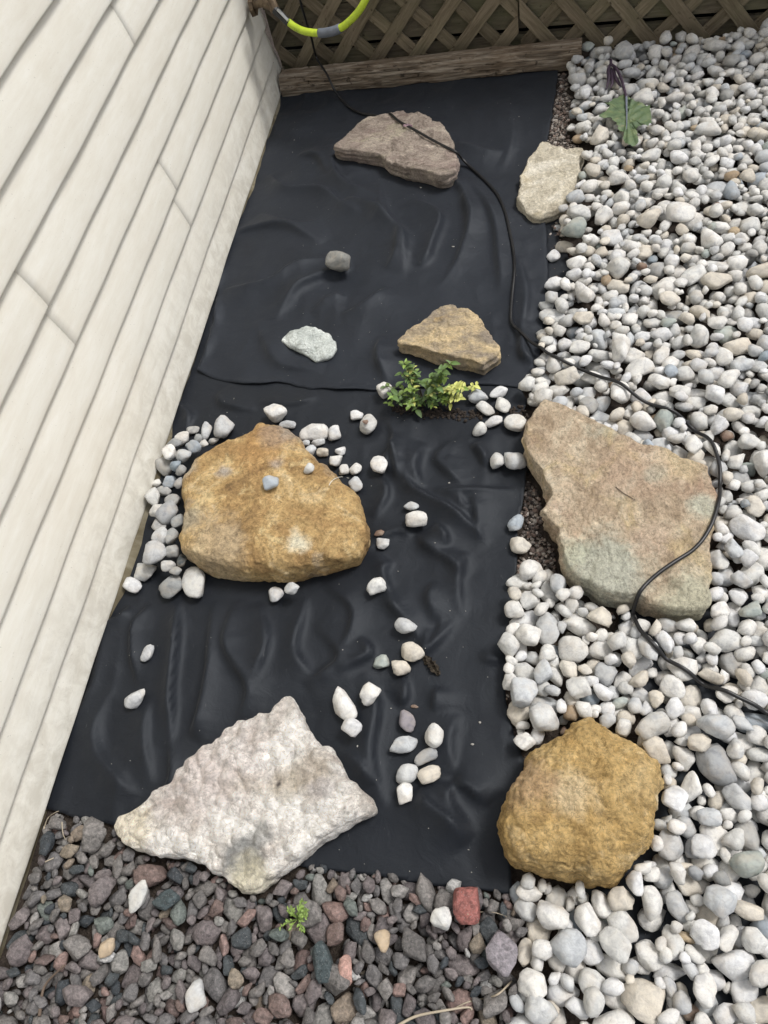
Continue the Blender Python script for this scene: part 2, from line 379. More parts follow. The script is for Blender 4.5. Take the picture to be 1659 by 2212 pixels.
WHITE_BED = [(1262, 92), (1400, 78), (1700, 60), (2300, 60), (2300, 2600), (1120, 2600), (1112, 2212), (1118, 2100), (1140, 2010), (1128, 1960), (1118, 1925), (1118, 1885), (1200, 1880), (1250, 1700), (1150, 1640), (1110, 1580), (1096, 1520), (1099, 1420), (1110, 1330),
             (1118, 1255), (1150, 1232), (1220, 1250), (1300, 1200), (1250, 1000), (1150, 905), (1135, 870), (1140, 830), (1168, 800), (1165, 740), (1166, 680), (1215, 655), (1245, 610), (1232, 540), (1205, 490), (1215, 440), (1250, 420), (1275, 330), (1232, 300), (1242, 200), (1228, 150)]
DARK_BED = [(-400, 1700), (92, 1752), (240, 1782), (420, 1830), (700, 1877), (1100, 1931), (1135, 1935), (1145, 2010), (1122, 2100), (1115, 2212), (1122, 2700), (-600, 2700)]
WBW = [up(*p) for p in WHITE_BED]; DBW = [up(*p) for p in DARK_BED]
mW = inpoly(GXX, GYY, WBW); mD = inpoly(GXX, GYY, DBW)
gn = fbm(np.stack([GXX.ravel(), GYY.ravel(), 0 * GXX.ravel()], 1), 12, 3, 5).reshape(GXX.shape)
GROUND = -.004 + .004 * gn
HF = GROUND.copy()
HF[mL] = WR[mL]; HF[mU] = WR[mU] + .005
def gi(x, y): return int(round((x - GX0) / GS)), int(round((y - GY0) / GS))
def hf_at(x, y, r=0.0):
    i, j = gi(x, y); k = max(0, int(r / GS))
    return float(HF[max(0, i - k):i + k + 1, max(0, j - k):j + k + 1].max())
def sample(field, X, Y):
    fx = np.clip((np.asarray(X) - GX0) / GS, 0, field.shape[0] - 1.001); fy = np.clip((np.asarray(Y) - GY0) / GS, 0, field.shape[1] - 1.001)
    i = fx.astype(int); j = fy.astype(int); a = fx - i; b = fy - j
    return field[i, j] * (1 - a) * (1 - b) + field[i + 1, j] * a * (1 - b) + field[i, j + 1] * (1 - a) * b + field[i + 1, j + 1] * a * b

# ------------------------------------------------------------------ materials
M = {}
M['pebble'] = mat_pebble('pebble', False); M['pebble_s'] = mat_pebble('pebble_joined', True)
M['gravel'] = mat_gravel('crushed_stone', False); M['gravel_s'] = mat_gravel('crushed_stone_joined', True)

def mk_siding():
    m, t, b = mat_new('vinyl_siding'); p = N(t, 'ShaderNodeTexCoord').outputs['Object']
    q = stretch(t, p, (1, .16, 1))
    c = ramp(t, noise(t, q, 55, 6, .7, .3), [(0.30, s2l((227, 223, 211))), (0.5, s2l((232, 229, 218))), (0.70, s2l((237, 235, 226)))])
    g = ramp(t, noise(t, p, 3.5, 5, .65, .4), [(0.35, (.965, .955, .94)), (0.6, (1, 1, 1))])
    c = mix(t, 1, c, g, 'MULTIPLY')
    sp = ramp(t, noise(t, p, 210, 2, .5), [(0.70, 0.0), (0.76, .35)])
    c = mix(t, sp, c, s2l((120, 112, 100)))
    sep = N(t, 'ShaderNodeSeparateXYZ'); t.links.new(wpos(t), sep.inputs[0])
    mr = N(t, 'ShaderNodeMapRange'); mr.inputs['From Min'].default_value = .05; mr.inputs['From Max'].default_value = .3; mr.inputs['To Min'].default_value = 1; mr.inputs['To Max'].default_value = 0
    t.links.new(sep.outputs[2], mr.inputs[0])
    dn = ramp(t, noise(t, p, 22, 6, .7, .5), [(0.40, 0.0), (0.62, .45)])
    mm = N(t, 'ShaderNodeMath', operation='MULTIPLY'); t.links.new(mr.outputs[0], mm.inputs[0]); t.links.new(dn, mm.inputs[1])
    c = mix(t, mm.outputs[0], c, s2l((176, 168, 152)))
    t.links.new(c, b.inputs['Base Color']); b.inputs['Roughness'].default_value = .55; b.inputs['Specular IOR Level'].default_value = .3
    n1 = bump(t, b, noise(t, stretch(t, p, (1, .07, 1)), 120, 5, .6), .12, .0006)
    bump(t, b, noise(t, p, 9, 2, .5), .05, .003, n1)
    return m
M['siding'] = mk_siding()
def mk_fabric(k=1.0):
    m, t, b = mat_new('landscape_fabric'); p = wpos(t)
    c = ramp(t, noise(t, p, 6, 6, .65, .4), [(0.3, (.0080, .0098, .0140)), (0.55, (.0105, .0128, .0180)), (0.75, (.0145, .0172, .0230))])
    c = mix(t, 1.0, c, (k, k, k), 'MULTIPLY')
    du = ramp(t, noise(t, p, 17, 8, .8, .8), [(0.62, 0.0), (0.82, .25)])
    c = mix(t, du, c, (.075, .078, .082))
    sc = ramp(t, noise(t, stretch(t, p, (1, .22, 1), (0, 0, .5)), 120, 3, .6, .2), [(0.70, 0.0), (0.76, .22)])
    c = mix(t, sc, c, (.18, .18, .18))
    t.links.new(c, b.inputs['Base Color']); b.inputs['Roughness'].default_value = .58; b.inputs['Specular IOR Level'].default_value = .34
    b.inputs['Specular Tint'].default_value = (.88, .94, 1.0, 1)
    try:
        b.inputs['Sheen Weight'].default_value = .05; b.inputs['Sheen Roughness'].default_value = .5
    except Exception: pass
    wv = N(t, 'ShaderNodeTexWave'); wv.inputs['Scale'].default_value = 420; wv.inputs['Distortion'].default_value = .6; t.links.new(p, wv.inputs[0])
    n1 = bump(t, b, wv.outputs['Fac'], .10, .0004)
    n2 = bump(t, b, noise(t, p, 900, 3, .7), .25, .0005, n1)
    bump(t, b, noise(t, p, 26, 4, .6, .6), .5, .004, n2)
    return m
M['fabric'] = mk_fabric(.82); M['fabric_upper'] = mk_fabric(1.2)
def mk_soil(name='soil', cols=((.020, .014, .010), (.045, .033, .025), (.09, .072, .058))):
    m, t, b = mat_new(name); p = wpos(t)
    c = ramp(t, noise(t, p, 90, 8, .75, .3), [(0.33, cols[0]), (0.52, cols[1]), (0.7, cols[2])])
    t.links.new(c, b.inputs['Base Color']); b.inputs['Roughness'].default_value = .95
    v = N(t, 'ShaderNodeTexVoronoi'); v.inputs['Scale'].default_value = 260; t.links.new(p, v.inputs['Vector'])
    n1 = bump(t, b, v.outputs['Distance'], .8, .003); bump(t, b, noise(t, p, 120, 6, .7), .8, .006, n1)
    return m
M['soil'] = mk_soil()
def mk_wood(name, a, b_, c_, green=.0, axis=0, scale=1.0, moss=(.16, .17, .08)):
    m, t, b = mat_new(name); p = N(t, 'ShaderNodeTexCoord').outputs['Object']
    st = [12, 12, 12]; st[axis] = 1.2
    q = stretch(t, p, tuple(v * scale for v in st))
    oi = N(t, 'ShaderNodeObjectInfo').outputs['Random']
    add = N(t, 'ShaderNodeVectorMath', operation='ADD'); t.links.new(q, add.inputs[0]); cm = N(t, 'ShaderNodeMath', operation='MULTIPLY'); cm.inputs[1].default_value = 37; t.links.new(oi, cm.inputs[0]); t.links.new(cm.outputs[0], add.inputs[1])
    q = add.outputs[0]
    c = ramp(t, noise(t, q, 6, 7, .7, .6), [(0.3, a), (0.5, b_), (0.72, c_)])
    if green:
        g = ramp(t, noise(t, p, 5, 4, .6, .3), [(0.42, 0.0), (0.68, green)]); c = mix(t, g, c, moss)
    tone = N(t, 'ShaderNodeMapRange'); tone.inputs['To Min'].default_value = .78; tone.inputs['To Max'].default_value = 1.2; t.links.new(oi, tone.inputs[0])
    c = mix(t, 1.0, c, tone.outputs[0], 'MULTIPLY')
    kn = ramp(t, noise(t, p, 38, 3, .5), [(0.30, .75), (0.36, 0.0)]); c = mix(t, kn, c, tuple(v * .4 for v in a))
    t.links.new(c, b.inputs['Base Color']); b.inputs['Roughness'].default_value = .85; b.inputs['Specular IOR Level'].default_value = .25
    n1 = bump(t, b, noise(t, q, 9, 6, .75, .3), .7, .004); bump(t, b, noise(t, p, 300, 4, .6), .3, .0008, n1)
    return m
M['lattice'] = mk_wood('weathered_lattice', (.125, .098, .064), (.23, .185, .125), (.33, .27, .19), .25, axis=0)
M['board'] = mk_wood('weathered_board', (.085, .07, .048), (.16, .134, .095), (.23, .195, .14), .5, axis=0)
M['timber'] = mk_wood('old_timber', (.03, .021, .015), (.21, .165, .12), (.50, .44, .36), .2, axis=0, scale=.8, moss=(.20, .12, .06))

def plain(name, col, rough=.5, metal=0, spec=.5, nz=None):
    m, t, b = mat_new(name); b.inputs['Base Color'].default_value = (*col, 1); b.inputs['Roughness'].default_value = rough; b.inputs['Metallic'].default_value = metal
    b.inputs['Specular IOR Level'].default_value = spec
    if nz:
        p = N(t, 'ShaderNodeTexCoord').outputs['Object']; c = ramp(t, noise(t, p, nz[0], 5, .65, .5), nz[1]); t.links.new(c, b.inputs['Base Color'])
        bump(t, b, noise(t, p, nz[0] * 3, 4, .6), .35, .001)
    return m
M['cable'] = plain('black_rubber', (.011, .011, .012), .38, 0, .5, (40, [(0.3, (.009, .009, .010)), (0.6, (.013, .013, .014)), (0.8, (.035, .035, .035))]))
M['hose'] = plain('hose_yellow', (.55, .70, .04), .45, 0, .4, (26, [(0.30, (.10, .12, .03)), (0.38, (.46, .60, .05)), (0.6, (.58, .74, .05)), (0.8, (.62, .74, .12))]))
M['tape'] = plain('grey_tape', (.16, .18, .21), .5, 0, .4, (30, [(0.3, (.12, .135, .16)), (0.7, (.19, .21, .25))]))
M['black'] = plain('black_plastic', (.02, .022, .024), .45)
M['steel'] = plain('steel', (.55, .57, .58), .35, .9)
M['brass'] = plain('tarnished_brass', (.16, .12, .075), .6, .5, .4, (60, [(0.3, (.07, .05, .035)), (0.6, (.19, .14, .09)), (0.8, (.30, .26, .20))]))
M['concrete'] = plain('foundation', (.3, .29, .25), .9, 0, .2, (9, [(0.32, s2l((78, 70, 54))), (0.5, s2l((118, 110, 90))), (0.7, s2l((160, 154, 136)))]))
M['dark_void'] = plain('dark_gap', (.004, .004, .004), .9)

def mk_leaf(name, a, b_, vein):
    m, t, b = mat_new(name); p = N(t, 'ShaderNodeTexCoord').outputs['Object']
    c = ramp(t, noise(t, p, 60, 4, .6), [(0.3, a), (0.7, b_)])
    oi = N(t, 'ShaderNodeObjectInfo').outputs['Random']
    tone = N(t, 'ShaderNodeMapRange'); tone.inputs['To Min'].default_value = .7; tone.inputs['To Max'].default_value = 1.3; t.links.new(oi, tone.inputs[0])
    c = mix(t, 1.0, c, tone.outputs[0], 'MULTIPLY')
    t.links.new(c, b.inputs['Base Color']); b.inputs['Roughness'].default_value = .45; b.inputs['Specular IOR Level'].default_value = .45
    try: b.inputs['Subsurface Weight'].default_value = .0
    except Exception: pass
    bump(t, b, noise(t, p, 240, 3, .6), .3, .001)
    return m
M['leaf_dark'] = mk_leaf('leaf_dark', (.075, .135, .042), (.135, .215, .06), 0)
M['leaf_green'] = mk_leaf('leaf_green', (.14, .23, .045), (.24, .34, .075), 0)
M['leaf_yellow'] = mk_leaf('leaf_yellow', (.38, .42, .08), (.62, .62, .22), 0)
M['stem'] = plain('stem', (.08, .07, .035), .7)

# ------------------------------------------------------------------ ground sheet
S = 60.0
xs = np.concatenate([[-S, -20, -8, -3, -1.6], np.linspace(GX0, GX1, 140), [2.2, 4, 10, 25, S]])
ys = np.concatenate([[-S, -20, -6, -2], np.linspace(GY0, GY1, 190), [3.6, 5, 10, 25, S]])
XX, YY = np.meshgrid(xs, ys, indexing='ij')
p3 = np.stack([XX.ravel(), YY.ravel(), 0 * XX.ravel()], 1)
ZZ = (-.006 + .004 * fbm(p3, 12, 3, 5)).reshape(XX.shape)
ny = len(ys)
I, J = np.meshgrid(np.arange(len(xs) - 1), np.arange(ny - 1), indexing='ij'); b0 = (I * ny + J).ravel()
me = mesh_np('ground', np.stack([XX.ravel(), YY.ravel(), ZZ.ravel()], 1), np.stack([b0, b0 + ny, b0 + ny + 1, b0 + 1], 1))
tag(link('ground', me, M['soil']), kind='structure')

# ------------------------------------------------------------------ house wall
PHI = math.atan(.0205)
WS = 1.0285
house = link('house_wall', None, None, None, (-1.049 * WS, 0, 0)); house.rotation_euler = (0, 0, -PHI)
tag(house, 'cream lapped vinyl siding wall of the house rising over the bed', 'wall')
YE = 2.93
PROF = [(.001, .003), (.006, .0008), (.0135, .0000), (.0150, .0010), (.0156, .0030), (.0158, .0065), (.0155, .013), (.0147, .024), (.0130, .040), (.0108, .058), (.0082, .074), (.0055, .088), (.0030, .099), (.0014, .106), (.0008, .1125)]
NL = 26; EXPO = .106 * WS; ZB = 1.5 - (1.5 - .06) * WS
seams = {2: [1.678], 3: [1.70], 4: [1.024], 5: [1.034], 6: [1.833], 8: [.3, 2.2], 9: [1.4], 10: [.6], 12: [1.9], 14: [.9], 16: [2.0]}
ends = {0: 2.965, 1: 2.87}
for k in range(NL):
    z0 = ZB + k * EXPO; ye = ends.get(k, 2.865)
    cuts = [-1.6] + [v * WS for v in seams.get(k, [])] + [ye]
    for a, b in zip(cuts[:-1], cuts[1:]):
        y0 = a + (.0008 if a > -1.6 else 0); y1 = b - (.0008 if b < ye else 0)
        n = max(4, int((y1 - y0) / .03)); yy = np.linspace(y0, y1, n + 1); V = []; F = []
        for y in yy:
            wob = .0007 * math.sin(y * 9 + k * 2.1) + .0006 * math.sin(y * 23 + k)
            for (px, pz) in PROF:
                dz = .0011 * math.sin(y * 7 + k * 1.3) if pz < .01 else 0
                bend = 0
                if k <= 1 and y > 2.72: bend = -.03 * ((y - 2.72) / .24) ** 2 * (1 if k == 0 else .5)
                V.append((px + wob + bend, y, z0 + pz + dz))
        m_ = len(PROF)
        for i in range(n):
            for j in range(m_ - 1): F.append((i * m_ + j, (i + 1) * m_ + j, (i + 1) * m_ + j + 1, i * m_ + j + 1))
        F.append(tuple(range(m_))); F.append(tuple(n * m_ + j for j in range(m_))[::-1])
        link('siding_board', pmesh('siding_board', V, F, True), M['siding'], house)
# sheathing behind the laps, foundation below
def box(x0, x1, y0, y1, z0, z1):
    V = [(x0, y0, z0), (x1, y0, z0), (x1, y1, z0), (x0, y1, z0), (x0, y0, z1), (x1, y0, z1), (x1, y1, z1), (x0, y1, z1)]
    return V, [(0, 3, 2, 1), (4, 5, 6, 7), (0, 1, 5, 4), (1, 2, 6, 5), (2, 3, 7, 6), (3, 0, 4, 7)]
V, F = box(-.12, -.004, -1.6, 2.862, ZB + .012, ZB + NL * EXPO + .02); link('sheathing', pmesh('sheathing', V, F), M['dark_void'], house)
ny_ = 160; V = []; F = []
for i in range(ny_ + 1):
    y = -1.6 + (2.985 + 1.6) * i / ny_
    for j, z in enumerate((-.05, .004 if (.55 < y < 1.18 or y > 2) else -.02, .0095, .03, .045, .055)):
        pz = fbm(np.array([[y, z, 0.0]]), 14, 3, 4)[0] * .006
        V.append((.004 + pz + (.020 * (max(0, min(1, (y - .56) * 12, (1.17 - y) * 12)) + max(0, min(.7, (y - 2.0) * 4))) * (1 + 3 * pz / .006 * .12) if z < .01 else .0), y, z if z > -.01 else z))
for i in range(ny_):
    for j in range(5): F.append((i * 6 + j, (i + 1) * 6 + j, (i + 1) * 6 + j + 1, i * 6 + j + 1))
F.append(tuple(ny_ * 6 + j for j in range(6))[::-1])
link('foundation', pmesh('foundation', V, F, True), M['concrete'], house)

# ------------------------------------------------------------------ lattice fence
AL = math.atan(-.085)
fence = link('lattice_fence', None, None, None, (-1.0, 2.92, 0)); fence.rotation_euler = (0, 0, AL)
tag(fence, 'weathered diagonal lattice fence with boards behind it at the back of the bed', 'fence')
LW, LT = .044, .007
def strip(s0, z0, ang, L, yoff, clip_lo, clip_hi, ztop=.98):
    # strip centre line passes (s0, z0) going up at ang; clipped to [clip_lo, clip_hi] and z >= zmin
    zmin = .004 - .026 * s0
    dx, dz = math.cos(ang), math.sin(ang)
    poly = [(-.4, -LW / 2), (L, -LW / 2), (L, LW / 2), (-.4, LW / 2)]
    P2 = [(s0 + a * dx - b * dz, z0 + a * dz + b * dx) for a, b in poly]
    def clip(P, f):
        out = []
        for i in range(len(P)):
            a, b = P[i], P[(i + 1) % len(P)]; fa, fb = f(a), f(b)
            if fa >= 0: out.append(a)
            if fa * fb < 0: u = fa / (fa - fb); out.append((a[0] + (b[0] - a[0]) * u, a[1] + (b[1] - a[1]) * u))
        return out
    for f in (lambda p: p[0] - clip_lo, lambda p: clip_hi - p[0], lambda p: p[1] - zmin, lambda p: ztop - p[1]):
        P2 = clip(P2, f)
        if len(P2) < 3: return
    cx = sum(p[0] for p in P2) / len(P2); cz = sum(p[1] for p in P2) / len(P2)
    # local frame along the strip so the grain follows it
    ca, sa = math.cos(-ang), math.sin(-ang); n = len(P2); V = []
    L2 = [((p[0] - cx) * ca - (p[1] - cz) * sa, (p[0] - cx) * sa + (p[1] - cz) * ca) for p in P2]
    for yy in (0, LT):
        ins = .0012 if yy == 0 else 0
        for a, b in L2:
            r = math.hypot(a, b) + 1e-9; V.append((a * (1 - ins / r), yy, b * (1 - ins / r)))
    F = [tuple(range(n)), tuple(range(2 * n - 1, n - 1, -1))] + [(i, i + n, (i + 1) % n + n, (i + 1) % n) for i in range(n)]
    o = link('lattice_strip', pmesh('lattice_strip', V, F), M['lattice'], fence, (cx, yoff + rnd.uniform(-.0008, .0008), cz))
    o.rotation_euler = (0, -ang, 0)
q = math.radians(45)
D = .163
# left panel: front strips lean right, back strips lean left
for i in range(-7, 12):
    if True:
        s = .083 + D * i; jt = rnd.uniform(-.004, .004)
        strip(s + jt, .08, math.radians(46), 1.6, 0, -.02, .9295)
for i in range(0, 22):
    s = .465 + D * (i - 3) - .003 + rnd.uniform(-.004, .004)
    strip(s, .125, math.radians(134), 1.6, LT + .001, -.02, .9295)
# right panel: front strips lean left, back strips lean right
for i in range(0, 24):
    s = .985 + D * (i - 1) + rnd.uniform(-.003, .003)
    strip(s, .105 - .0 * i, math.radians(131), 1.6, 0, .9345, 2.9)
for i in range(-8, 14):
    s = .985 + D * i * 1.0 + rnd.uniform(-.003, .003)
    strip(s, .072, math.radians(44), 1.6, LT + .001, .9345, 2.9)
# boards behind
zb = .118
for k in range(7):
    hgt = .138
    for (a, b) in ((-.03, .955), (.958, 2.9)):
        V, F = box(-(b - a) / 2, (b - a) / 2, 0, .018, 0, hgt - .003)
        o = link('backing_board', pmesh('backing_board', V, F), M['board'], fence, ((a + b) / 2, .020, zb + k * hgt - .030 * (a + b) / 2)); o.rotation_euler = (0, .030, 0)
V, F = box(-1.465, 1.465, 0, .02, 0, .17)
o = link('kick_board', pmesh('kick_board', V, F), M['board'], fence, (1.435, .024, -.075 - .030 * 1.43)); o.rotation_euler = (0, .030, 0)
V, F = box(-.03, 2.9, .10, .12, -.1, 1.1); link('back_panel', pmesh('back_panel', V, F), M['dark_void'], fence)
V, F = box(-.03, 2.9, -.006, .040, .98, 1.02); link('top_rail', pmesh('top_rail', V, F), M['lattice'], fence)

# ------------------------------------------------------------------ timber edging
tb0 = np.array([*up(612, 178, .045)]); tb1 = np.array([*up(1256, 120, .03)])
tc = (tb0 + tb1) / 2; tl = np.linalg.norm(tb1 - tb0); ta = math.atan2(*(tb1 - tb0)[::-1])
nt_, ns_ = 420, 110; V = np.zeros((nt_, ns_, 3))
for i in range(nt_):
    s = i / (nt_ - 1); x = (s - .5) * tl
    ry, rz = .050 - .006 * s, .047 - .006 * s
    for j in range(ns_):
        a = 2 * math.pi * j / ns_
        ca, sa = math.cos(a), math.sin(a); pw = 2.9
        r = (abs(ca) ** pw + abs(sa) ** pw) ** (-1 / pw)
        V[i, j] = (x, ry * r * ca, rz * r * sa)
Vf = V.reshape(-1, 3); A_ = np.tile(np.arange(ns_) * 2 * np.pi / ns_, nt_)
gp = np.stack([Vf[:, 0] * 2.2, np.cos(A_) * 1.4, np.sin(A_) * 1.4], 1)
dsp = .007 * fbm(gp, 1.6, 3, 41) + .0055 * np.minimum(0, fbm(gp * [1.2, 3.5, 3.5], 1.6, 3, 47) + .08) * 1.6 - .013 * np.clip(1 - np.abs(fbm(gp * [.6, 2.0, 2.0], 1.5, 2, 55)) / .05, 0, 1) - .010 * np.clip(1 - np.abs(fbm(gp * [.4, 2.6, 2.6], 1.9, 2, 58)) / .03, 0, 1)
dsp += .0028 * fbm(gp * [3, 9, 9], 2, 2, 60)
nr_ = Vf * [0, 1, 1]; nr_ /= np.linalg.norm(nr_, axis=1)[:, None]
Vf = Vf + nr_ * dsp[:, None]
# the dark rotten notch on top near the cable
F = []
for i in range(nt_ - 1):
    for j in range(ns_): F.append((i * ns_ + j, i * ns_ + (j + 1) % ns_, (i + 1) * ns_ + (j + 1) % ns_, (i + 1) * ns_ + j))
me = bpy.data.meshes.new('timber'); me.from_pydata([tuple(v) for v in Vf], [], F + [tuple(range(ns_)), tuple((nt_ - 1) * ns_ + j for j in range(ns_))[::-1]])
me.polygons.foreach_set('use_smooth', np.array([True] * len(F) + [False, False])); me.update()
tim = link('edging_timber', me, M['timber'], None, (tc[0], tc[1], .036)); tim.rotation_euler = (0, 0, ta)
tag(tim, 'old split grey brown timber lying along the foot of the lattice fence', 'timber')
ct, st_ = math.cos(ta), math.sin(ta)
lx = (GXX - tc[0]) * ct + (GYY - tc[1]) * st_; ly = -(GXX - tc[0]) * st_ + (GYY - tc[1]) * ct
mT = (np.abs(lx) < tl / 2) & (np.abs(ly) < .046)
HF[mT] = np.maximum(HF[mT], .078)

# ------------------------------------------------------------------ fabric sheets
def seg_snap(Pt, poly):
    poly = np.array(poly); A = poly; B = np.roll(poly, -1, axis=0); best = np.full(len(Pt), 9.0); out = Pt.copy()
    for a, b in zip(A, B):
        ab = b - a; u = np.clip(((Pt - a) @ ab) / (ab @ ab + 1e-12), 0, 1); c = a + u[:, None] * ab; d = ((Pt - c) ** 2).sum(1)
        mk = d < best; best[mk] = d[mk]; out[mk] = c[mk]
    return out
def jag(poly, amp, seed, step=.012):
    out = []
    for i in range(len(poly)):
        a = np.array(poly[i]); b = np.array(poly[(i + 1) % len(poly)]); L = np.linalg.norm(b - a); n = max(1, int(L / step)); nn = np.array([-(b - a)[1], (b - a)[0]]) / (L + 1e-9)
        for k in range(n):
            q_ = a + (b - a) * k / n; d = fbm(np.array([[q_[0], q_[1], 0]]), 28, 2, seed)[0] * amp
            out.append(tuple(q_ + nn * d))
    return out
def sheet(name, poly, zf, step, label, cat, seed, amp=.004):
    poly = jag(poly, amp, seed); P = np.array(poly); lo = P.min(0) - step; hi = P.max(0) + step
    ax = np.arange(lo[0], hi[0], step); ay = np.arange(lo[1], hi[1], step); X, Y = np.meshgrid(ax, ay, indexing='ij')
    ins = inpoly((X[:-1, :-1] + step / 2), (Y[:-1, :-1] + step / 2), poly)
    n1 = len(ay); I, J = np.where(ins); b = I * n1 + J; F = np.stack([b, b + n1, b + n1 + 1, b + 1], 1)
    used, inv = np.unique(F, return_inverse=True); F = inv.reshape(F.shape); Pt = np.stack([X.ravel(), Y.ravel()], 1)[used]
    cnt = np.zeros(len(used), int); np.add.at(cnt, F.ravel(), 1); bd = cnt < 4
    Pt[bd] = seg_snap(Pt[bd], poly)
    z = zf(Pt[:, 0], Pt[:, 1], bd)
    me = mesh_np(name, np.column_stack([Pt, z]), F)
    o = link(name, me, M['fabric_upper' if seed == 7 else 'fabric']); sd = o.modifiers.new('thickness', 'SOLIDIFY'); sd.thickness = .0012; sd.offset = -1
    tag(o, label, cat); return o
def zlow(X, Y, bd):
    return sample(WR, X, Y) + np.where(bd, .0, 0)
BE = np.array([up(*q_) for q_ in [(430, 805), (486, 828), (542, 833), (608, 831), (674, 845), (740, 847), (814, 848), (900, 846), (990, 842), (1052, 837), (1127, 846)]])
def BOT(X, Y):
    q_ = np.stack([X, Y], 1); best = np.full(len(q_), 9.0)
    for a, b in zip(BE[:-1], BE[1:]):
        ab = b - a; u = np.clip(((q_ - a) @ ab) / (ab @ ab), 0, 1); best = np.minimum(best, np.hypot(*(q_ - a - u[:, None] * ab).T))
    return np.exp(-(best / .012) ** 2) * (.5 + .5 * np.sin(X * 23 + 1))
LE = np.array([up(*q_) for q_ in [(430, 805), (455, 742), (468, 705), (470, 640), (478, 560), (500, 500)]])
def LEFT(X, Y):
    q_ = np.stack([X, Y], 1); best = np.full(len(q_), 9.0)
    for a, b in zip(LE[:-1], LE[1:]):
        ab = b - a; u = np.clip(((q_ - a) @ ab) / (ab @ ab), 0, 1); best = np.minimum(best, np.hypot(*(q_ - a - u[:, None] * ab).T))
    return np.exp(-(best / .018) ** 2) * (.6 + .4 * np.sin(Y * 40))
def zup(X, Y, bd):
    pu, pv = proj(X, Y, 0 * X)
    # lifted, curling free edge along the torn left side and the bottom hem
    return sample(WR, X, Y) + .0040 + .0015 * np.sin(X * 31) * np.sin(Y * 27) + np.where(bd, .0009 * (1 + vnoise(np.stack([X, Y, 0 * X], 1) * 18, 9)) - .0022, 0) + .015 * LEFT(X, Y) + .006 * BOT(X, Y)
def zunder(X, Y, bd): return sample(WR, X, Y)
sheet('landscape_fabric', LOW, zlow, .0065, 'lower black landscape fabric sheet running down under the boulders to the red gravel', 'fabric', 3)
sheet('landscape_fabric', UPW, zup, .0065, 'upper black landscape fabric sheet with a torn left edge, nearest the fence', 'fabric', 7, .005)
# small under-piece showing black between sheet edge and pebbles
STRIP = [(1165, 455), (1210, 470), (1208, 520), (1235, 575), (1238, 650), (1200, 700), (1175, 760), (1160, 700), (1178, 620), (1175, 520)]
sheet('landscape_fabric', [up(*p) for p in STRIP], lambda X, Y, b: sample(GROUND, X, Y) + .007, .012, 'narrow strip of black fabric showing under the white pebbles beside the upper sheet', 'fabric', 12)

UF = [(1330, 1250), (1480, 1300), (1800, 1250), (2000, 2500), (1290, 2500), (1300, 2100), (1240, 1900), (1400, 1600), (1340, 1400)]
sheet('landscape_fabric', [up(*p) for p in UF], lambda X, Y, b: sample(GROUND, X, Y) + .004, .02, 'black fabric lying beneath the white pebbles, glimpsed in the gaps at lower right', 'fabric', 14)
